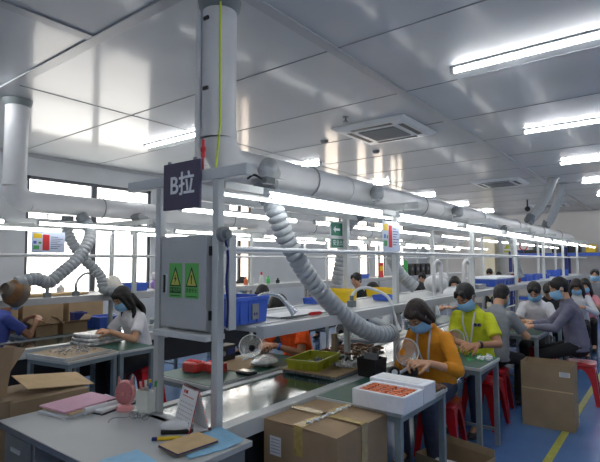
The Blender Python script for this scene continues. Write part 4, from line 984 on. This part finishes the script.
def person(label, x, y, face, shirt, pants=BLACKC, lean=16, hp=38, hyaw=0, hz=0.55, hair='short', hairm=HAIR, sleeve='short', collar=False, mask=True,
           lh=(0.42,0.10,0.84), rh=(0.42,-0.10,0.84), q=1, lanyard=False, w_=1.0, skin=SKIN, stand=False, legs=True, curl=0.9, extra=None, scale=1.0, cap=None, group=None, wide=1.0):
    t = thing('person', label, 'person', (x,y,0), rad(face), group)
    vox = {2:0.0055,1:0.009,0:0.014}[q]; fine = q == 2
    L = rad(lean)
    sp = lambda a: V((math.sin(a),0,math.cos(a)))
    hip = V((0,0,hz)); waist = hip+sp(L*0.5)*0.19; chest = waist+sp(L*1.0)*0.17; neck = chest+sp(L*1.25)*0.16
    Yv = V((0,1,0))
    R3 = MX.Rotation(rad(hyaw),3,'Z'); U = R3 @ V((math.sin(rad(hp)),0,math.cos(rad(hp)))); F = R3 @ V((math.cos(rad(hp)),0,-math.sin(rad(hp))))
    S = U.cross(F)   # left
    na = rad(hp)*0.6+L*0.3
    hb = neck+V((math.sin(na),0,math.cos(na)))*0.075
    C = hb+U*0.085+F*0.022
    hrot = MX((F,S,U)).transposed()
    hd = lambda f,s,u: C+F*f+S*s+U*u
    # --- body: one continuous mesh
    b = M()
    sh = [neck+sp(L*1.25)*(-0.085)+Yv*(s*0.146*w_) for s in (1,-1)]
    b.cap(hip+V((0,0,-0.02)), waist, 0.10, 0.095, 14); b.cap(waist, chest, 0.095, 0.10, 14); b.cap(chest, neck-sp(L*1.25)*0.03, 0.10, 0.055, 14)
    b.cap(neck-sp(L)*0.05, hb+U*0.03, 0.057, 0.052, 14)
    b.ell(hd(-0.008,0,0.028), 0.096,0.074,0.092, hrot, 18, 12)
    b.ell(hd(0.020,0,-0.045), 0.068,0.057,0.068, hrot, 16, 10)
    b.ell(hd(0.055,0,-0.092), 0.026,0.026,0.02, hrot, 10, 8)
    b.cap(hd(0.083,0,0.012), hd(0.096,0,-0.026), 0.010, 0.012, 8)
    for s in (1,-1):
        b.ell(hd(-0.005,s*0.076,-0.005), 0.018,0.008,0.031, hrot, 10, 8)
        b.cap(hd(0.066,s*0.044,-0.028), hd(0.048,s*0.05,-0.04), 0.018,0.018,8)
    arms = []
    for i,s in enumerate((1,-1)):
        T = V(lh if s > 0 else rh)
        el, T = ik(sh[i], T, 0.285, 0.25, V((-0.25,s*0.75,-0.75)))
        b.cap(sh[i], el, 0.047, 0.038, 12); b.cap(el, T, 0.038, 0.026, 12)
        d = (T-el).normalized(); d = (d*0.75+V((0.25,-s*0.35,-0.1))).normalized()
        hand(b, T, d, V((0.0,-s*0.45,-0.9)), s, curl, q >= 1)
        arms.append((sh[i],el,T))
    leg = []
    for s in (1,-1):
        hj = V((0,s*0.09,hz))
        if stand: kn = V((0.02,s*0.10,hz*0.53)); an = V((-0.01,s*0.10,0.09))
        else: kn = V((0.40,s*0.12,0.50)); an = V((0.34,s*0.12,0.10))
        leg.append((hj,kn,an)); b.cap(hj,kn,0.062,0.05,10); b.cap(kn,an,0.048,0.035,10); b.cap(an,an+V((0.12,0,-0.045)),0.035,0.03,8)
    remesh(b, vox, skin, 'body', t, 3)
    # --- shirt
    c = M(); bk = 1.0
    def ring(p, a, rx, ry, n=20):
        ax = V((math.cos(a),0,-math.sin(a)))
        return [p+ax*(rx*math.cos(2*PI*k/n))+Yv*(ry*math.sin(2*PI*k/n)) for k in range(n)]
    c.rings([ring(hip+V((0.005,0,-0.05)),0,0.128,0.172*w_), ring(hip+V((0,0,0.03)),L*0.2,0.130,0.170*w_), ring(waist,L*0.6,0.120,0.155*w_), ring(waist*0.5+chest*0.5,L*0.9,0.122,0.158*w_), ring(chest,L,0.122,0.164*w_),
             ring(chest*0.5+neck*0.5,L*1.2,0.108,0.156*w_), ring(neck-sp(L*1.25)*0.035,L*1.25,0.084,0.115*w_), ring(neck-sp(L*1.25)*0.008,L*1.25,0.070,0.085*w_), ring(neck+sp(L*1.25)*0.012,L*1.25,0.066,0.068)])
    for (a,e,T) in arms:
        c.cap(a, a+(e-a)*0.4, 0.060, 0.056, 14)
        if sleeve == 'long':
            c.cap(a, e, 0.060, 0.048, 14); c.cap(e, e+(T-e)*0.93, 0.052, 0.036, 14, True)
        elif sleeve == 'three': c.cap(a, e, 0.060, 0.051, 14); c.cap(e, e+(T-e)*0.45, 0.054, 0.046, 14, True)
        else: c.cap(a, a+(e-a)*0.72, 0.060, 0.062, 14, True)
    so = remesh(c, max(vox,0.008), shirt, 'shirt', t, 3)
    if q >= 1:   # cloth folds
        tex = bpy.data.textures.new('folds','CLOUDS'); tex.noise_scale = 0.09
        dm = so.modifiers.new('folds','DISPLACE'); dm.texture = tex; dm.strength = 0.018; dm.mid_level = 0.5; dm.texture_coords = 'LOCAL'
    if collar:
        cm = M(); ax = V((math.cos(L),0,-math.sin(L))); rs = []
        for z,rx,ry in ((-0.012,0.078,0.088),(0.022,0.066,0.068),(0.028,0.063,0.065),(0.0,0.06,0.062)):
            rs.append([neck+sp(L*1.25)*(z-0.02*max(0,math.cos(2*PI*k/24)))+ax*(rx*math.cos(2*PI*k/24))+Yv*(ry*math.sin(2*PI*k/24)) for k in range(24)])
        cm.rings(rs,False); obj('collar', cm, shirt, so)
    # --- trousers and shoes
    if legs:
        p = M(); p.ell(hip+V((0,0,-0.02)),0.13,0.168*w_,0.115,None,16,10)
        for (hj,kn,an) in leg: p.cap(hj,kn,0.082*wide,0.066*wide,12); p.cap(kn,an+V((0,0,0.01)),0.062*wide,0.05*wide,12,True)
        remesh(p, max(vox,0.01), pants, 'trousers', t, 3)
        for (hj,kn,an) in leg:
            s_ = M(); s_.ell(an+V((0.06,0,-0.06)),0.135,0.047,0.04,None,14,8); s_.cap(an+V((0,0,-0.03)),an+V((0,0,0.015)),0.045,0.045,12); 
            obj('shoe', s_, SHOE, t)
    # --- hair
    h = M()
    hc = hair == 'cropped'
    h.ell(hd(-0.028 if hc else -0.022,0,0.044 if hc else 0.036),0.100 if hc else 0.102,0.082 if hc else 0.086,0.092 if hc else 0.099,hrot,20,14)
    if hair in ('short','cropped'): h.ell(hd(-0.045,0,-0.018),0.056,0.073,0.062,hrot,14,10)
    if hair == 'short': 
        for s in (1,-1): h.cap(hd(0.058,s*0.03,0.088),hd(0.072,s*0.05,0.052),0.028,0.016,8)
    if hair in ('bob','long'):
        for k in range(9):
            a = rad(100+k*20); f,s_ = math.cos(a)*0.072-0.015, math.sin(a)*0.074
            h.cap(hd(f,s_,0.03),hd(f-0.006,s_*1.03,-0.085 if hair == 'bob' else -0.11),0.03,0.026,8)
        h.ell(hd(0.030,0,0.070),0.063,0.077,0.040,hrot,16,10)
        for s in (1,-1): h.cap(hd(0.045,s*0.066,0.05),hd(0.012,s*0.082,-0.06) if hair == 'bob' else hd(0.03,s*0.082,-0.10),0.022,0.02 if hair == 'bob' else 0.027,8)
    if hair == 'long':
        bk_ = neck+V((-0.08,0,-0.16))
        for k in range(-3,4):
            h.tube(spline([hd(-0.08,k*0.02,0.0),hd(-0.085,k*0.027,-0.09),neck+V((-0.10,k*0.033,0.0)),neck+V((-0.115-0.012*abs(k)*-1,k*0.034,-0.15)),neck+V((-0.10,k*0.03,-0.21))],5),[0.03]*16+[0.026]*4+[0.016],8)
        for s in (1,-1): h.tube(spline([hd(-0.01,s*0.078,0.02),hd(-0.015,s*0.088,-0.08),neck+V((0.02,s*0.095,0.0)),neck+V((0.02,s*0.095,-0.10))],5),[0.028]*12+[0.022]*3+[0.014],8)
    if hair == 'pony': h.tube(spline([hd(-0.11,0,0.03),hd(-0.145,0,0.0),hd(-0.14,0,-0.08),hd(-0.12,0,-0.15)],5),[0.026]*12+[0.02]*3+[0.01],8)
    remesh(h, max(vox,0.007), hairm, 'hair', t, 3)
    if cap: 
        cp = M(); cp.ell(hd(-0.02,0,0.055),0.107,0.092,0.088,hrot,18,10); obj('cap', cp, cap, t); 
    # --- face
    for s in (1,-1):
        ey = obj('eye', M().ell(hd(0.074,s*0.031,0.008),0.0115,0.014,0.0065,hrot,10,8), EYEW, t)
        obj('iris', M().ell(hd(0.0835,s*0.031,0.006),0.003,0.006,0.0055,hrot,10,6), EYED, ey)
        obj('eyebrow', M().cap(hd(0.086,s*0.016,0.028),hd(0.077,s*0.046,0.030),0.0045,0.003,6), HAIR, t)
    if mask:
        mk = M(); R0 = []; n = 14
        prof = [(0.110,0.054,-0.008),(0.122,0.060,-0.028),(0.124,0.065,-0.055),(0.114,0.066,-0.082),(0.092,0.058,-0.112)]
        def arc(ff,ss,uu,e):
            return [hd((ff+e)*math.cos(rad(-82+164*k/n))*1.0-0.0, (ss+0.020+e)*math.sin(rad(-82+164*k/n)), uu) for k in range(n+1)]
        rg = [arc(f,s_,u,0.0) for f,s_,u in prof]+[arc(f,s_,u,-0.004) for f,s_,u in prof[::-1]]
        vs = [p for r in rg for p in r]; fs = []; mN = len(rg)
        for i in range(mN):
            j = (i+1)%mN
            for k in range(n): fs.append((i*(n+1)+k,i*(n+1)+k+1,j*(n+1)+k+1,j*(n+1)+k))
        mk.add(vs,fs); mo = obj('face_mask', mk, MASKM, t)
        for s in (1,-1):
            obj('ear_loop', M().tube(spline([hd(0.02,s*0.074,-0.02),hd(-0.01,s*0.088,0.018),hd(-0.022,s*0.087,-0.01),hd(0.02,s*0.078,-0.085)],4),0.002,5), PAPER, mo)
    else:
        obj('mouth', M().ell(hd(0.083,0,-0.058),0.006,0.024,0.006,hrot,10,6), mat('lips',rgb(168,100,90),0.5) if 'lips' not in MATS else MATS['lips'], t)
    if lanyard:
        ln = M(); fr = V((math.cos(L),0,-math.sin(L)))
        for s in (1,-1):
            P = spline([neck+Yv*(s*0.055)+fr*0.04+sp(L)*0.015, chest+sp(L)*0.06+Yv*(s*0.05)+fr*0.128, waist*0.5+chest*0.5+fr*0.14+Yv*(s*0.022), waist+fr*0.14+Yv*(s*0.004)],6)
            for i in range(len(P)-1):
                a_,b2 = P[i],P[i+1]; o_ = Yv*0.008; u3 = fr*0.0015
                ln.add([a_-o_,a_+o_,b2+o_,b2-o_,a_-o_+u3,a_+o_+u3,b2+o_+u3,b2-o_+u3],[(0,1,2,3),(7,6,5,4),(0,4,5,1),(1,5,6,2),(2,6,7,3),(3,7,4,0)])
        obj('lanyard', ln, STRAP, t)
    t['_j'] = 0; del t['_j']
    return t, dict(arms=arms, neck=neck, chest=chest, L=L, hd=hd, waist=waist, shirt=so)

pm, jm = person('person in mustard cardigan with white lanyard and blue mask at the near side table',3.90,1.58,176,MUSTARD,DENIM,hz=0.57,lean=21,hp=46,hyaw=-12,hair='bob',hairm=HAIRB,sleeve='three',lh=(0.45,0.16,0.84),rh=(0.45,0.01,0.83),q=2,lanyard=True,w_=0.95)
pl, jl = person('person in lime yellow polo with wristwatch and blue mask behind the mustard cardigan',4.88,1.57,177,LIME,DENIM,hz=0.62,lean=12,hp=38,hyaw=-14,hair='short',sleeve='short',collar=True,lh=(0.43,0.18,0.84),rh=(0.43,0.05,0.84),q=2,lanyard=True,w_=1.06,skin=SKIN2)
# watch and chest lettering
a_,e_,T_ = jl['arms'][0]; d_ = (T_-e_).normalized()
wt = obj('wristwatch', M().tube([T_-d_*0.035,T_-d_*0.012],0.033,16), BLACK, pl); obj('watch_dial', M().cyl(T_-d_*0.024+V((0,0,0.028)),T_-d_*0.024+V((0,0,0.038)),0.015,n=16), CHROME, wt)
ch = jl['chest']; Lr = jl['L']; fr = V((math.cos(Lr),0,-math.sin(Lr))); up = V((math.sin(Lr),0,math.cos(Lr)))
org = ch+up*0.035+V((0,0.085,0))+fr*0.122
nrm = (fr+V((0,0.42,0))).normalized(); xx = V((0,0,1)).cross(nrm).normalized(); yy = nrm.cross(xx)
mxl = MX(((xx.x,yy.x,nrm.x,org.x),(xx.y,yy.y,nrm.y,org.y),(xx.z,yy.z,nrm.z,org.z),(0,0,0,1)))
txt('chest_lettering','\u660a\u51ef',0.036,BLUED,mxl,pl,0.004,bold=0.001)
person('person in grey polo seen from behind at the far side table',5.46,1.58,-10,GREYC,BLACKC,hz=0.58,lean=18,hp=36,hair='short',sleeve='short',collar=True,lh=(0.46,0.05,0.83),rh=(0.44,-0.12,0.83),q=1,w_=1.05)
ps, js = person('person in slate striped shirt and blue mask in profile by the yellow line',6.38,0.90,104,STRIPEC,BLACKC,hz=0.62,lean=12,hp=22,hyaw=10,hair='short',sleeve='long',collar=True,lh=(0.46,0.12,0.83),rh=(0.48,-0.06,0.84),q=1)
person('person in white shirt and mask facing the grey polo across the table',7.12,1.46,184,WHITEC,BLACKC,hz=0.58,lean=18,hp=40,hair='short',sleeve='short',lh=(0.46,0.1,0.83),rh=(0.46,-0.06,0.83),q=1)
person('black haired person bending at the belt beyond the white shirt',8.36,1.54,190,DARKC,BLACKC,lean=22,hp=50,hair='short',sleeve='long',lh=(0.4,0.1,0.8),rh=(0.4,-0.1,0.8),q=0,mask=False)
person('long haired person in white with tilted head beyond the slate shirt',9.42,1.30,186,WHITEC,BLACKC,lean=20,hp=36,hair='long',hairm=HAIRB,sleeve='long',q=0)
person('long haired person in pink top and mask near the end of the aisle',10.25,1.28,184,PINKC,BLACKC,lean=16,hp=20,hair='long',q=0,hz=0.5)
person('person with bushy hair and mask looking up at the far end of the aisle',11.5,1.26,184,GREYC,BLACKC,lean=4,hp=6,hz=0.62,hair='short',q=0)
po, jo = person('person in orange tee bending over the bench behind the line shelf',3.80,2.95,184,ORANGEC,BLACKC,hz=0.6,lean=26,hp=55,hair='short',sleeve='short',lh=(0.43,0.02,0.83),rh=(0.46,-0.08,0.83),q=2,mask=False,lanyard=False,skin=SKIN2)
a_,e_,T_ = jo['arms'][0]; d_ = (T_-e_).normalized(); obj('wristband', M().tube([T_-d_*0.05,T_-d_*0.028],0.034,16), BLUE, po)
pw, jw = person('long haired person in white tee and black trousers at the window line',3.19,4.72,184,WHITEC,BLACKC,hz=0.58,lean=18,hp=34,hair='long',sleeve='short',lh=(0.45,0.10,0.88),rh=(0.44,-0.06,0.88),q=2,w_=0.95,wide=1.55)
person('person in blue tee and mask reaching into a carton at the left edge',2.12,5.86,0,NAVYC,BLACKC,lean=14,hp=24,hair='short',sleeve='short',lh=(0.40,0.08,0.95),rh=(0.41,-0.10,0.93),q=1,skin=SKIN2)
person('dark haired person in black between the lines behind the big blue crate',5.0,4.30,184,DARKC,BLACKC,lean=20,hp=40,hair='short',sleeve='long',q=0)
person('person with white head band at the window bench behind the blue crate',6.3,6.0,176,GREYC,BLACKC,lean=12,hp=30,hair='short',sleeve='long',q=0,cap=None)
person('dark haired person at the far window bench left of the exit sign post',8.5,6.0,184,GREYC,BLACKC,lean=20,hp=34,hair='short',q=0)
person('person in black sitting upright behind the exit sign hose',7.2,4.28,176,BLACKC,BLACKC,lean=4,hp=14,hz=0.6,hair='short',sleeve='long',q=0,mask=False)
person('person with white mask strap in pale shirt behind the yellow bin',6.15,3.22,160,PALEC,BLACKC,lean=18,hp=34,hair='short',sleeve='long',q=0)
person('person in pale loose shirt and mask bending over the bench past the second post',7.45,3.18,186,PALEC,BLACKC,lean=26,hp=40,hair='short',sleeve='long',q=0,w_=1.1)
person('person with dark fringe at the window line behind the pale shirt',10.1,4.35,186,GREYC,BLACKC,lean=8,hp=18,hair='short',q=0,mask=False)
person('person with dark hair looking over the lime polo shoulder',8.2,2.95,192,WHITEC,BLACKC,lean=12,hp=18,hair='long',q=0,mask=False)
person('person in white cap far behind the packing table',13.6,3.95,190,CREAMC,BLACKC,lean=6,hp=30,hz=0.6,hair='short',q=0,cap=None)
person('dark haired person bent down beside the white capped one',14.4,3.9,186,REDB if False else DARKC,BLACKC,lean=16,hp=50,hair='short',q=0,mask=False)
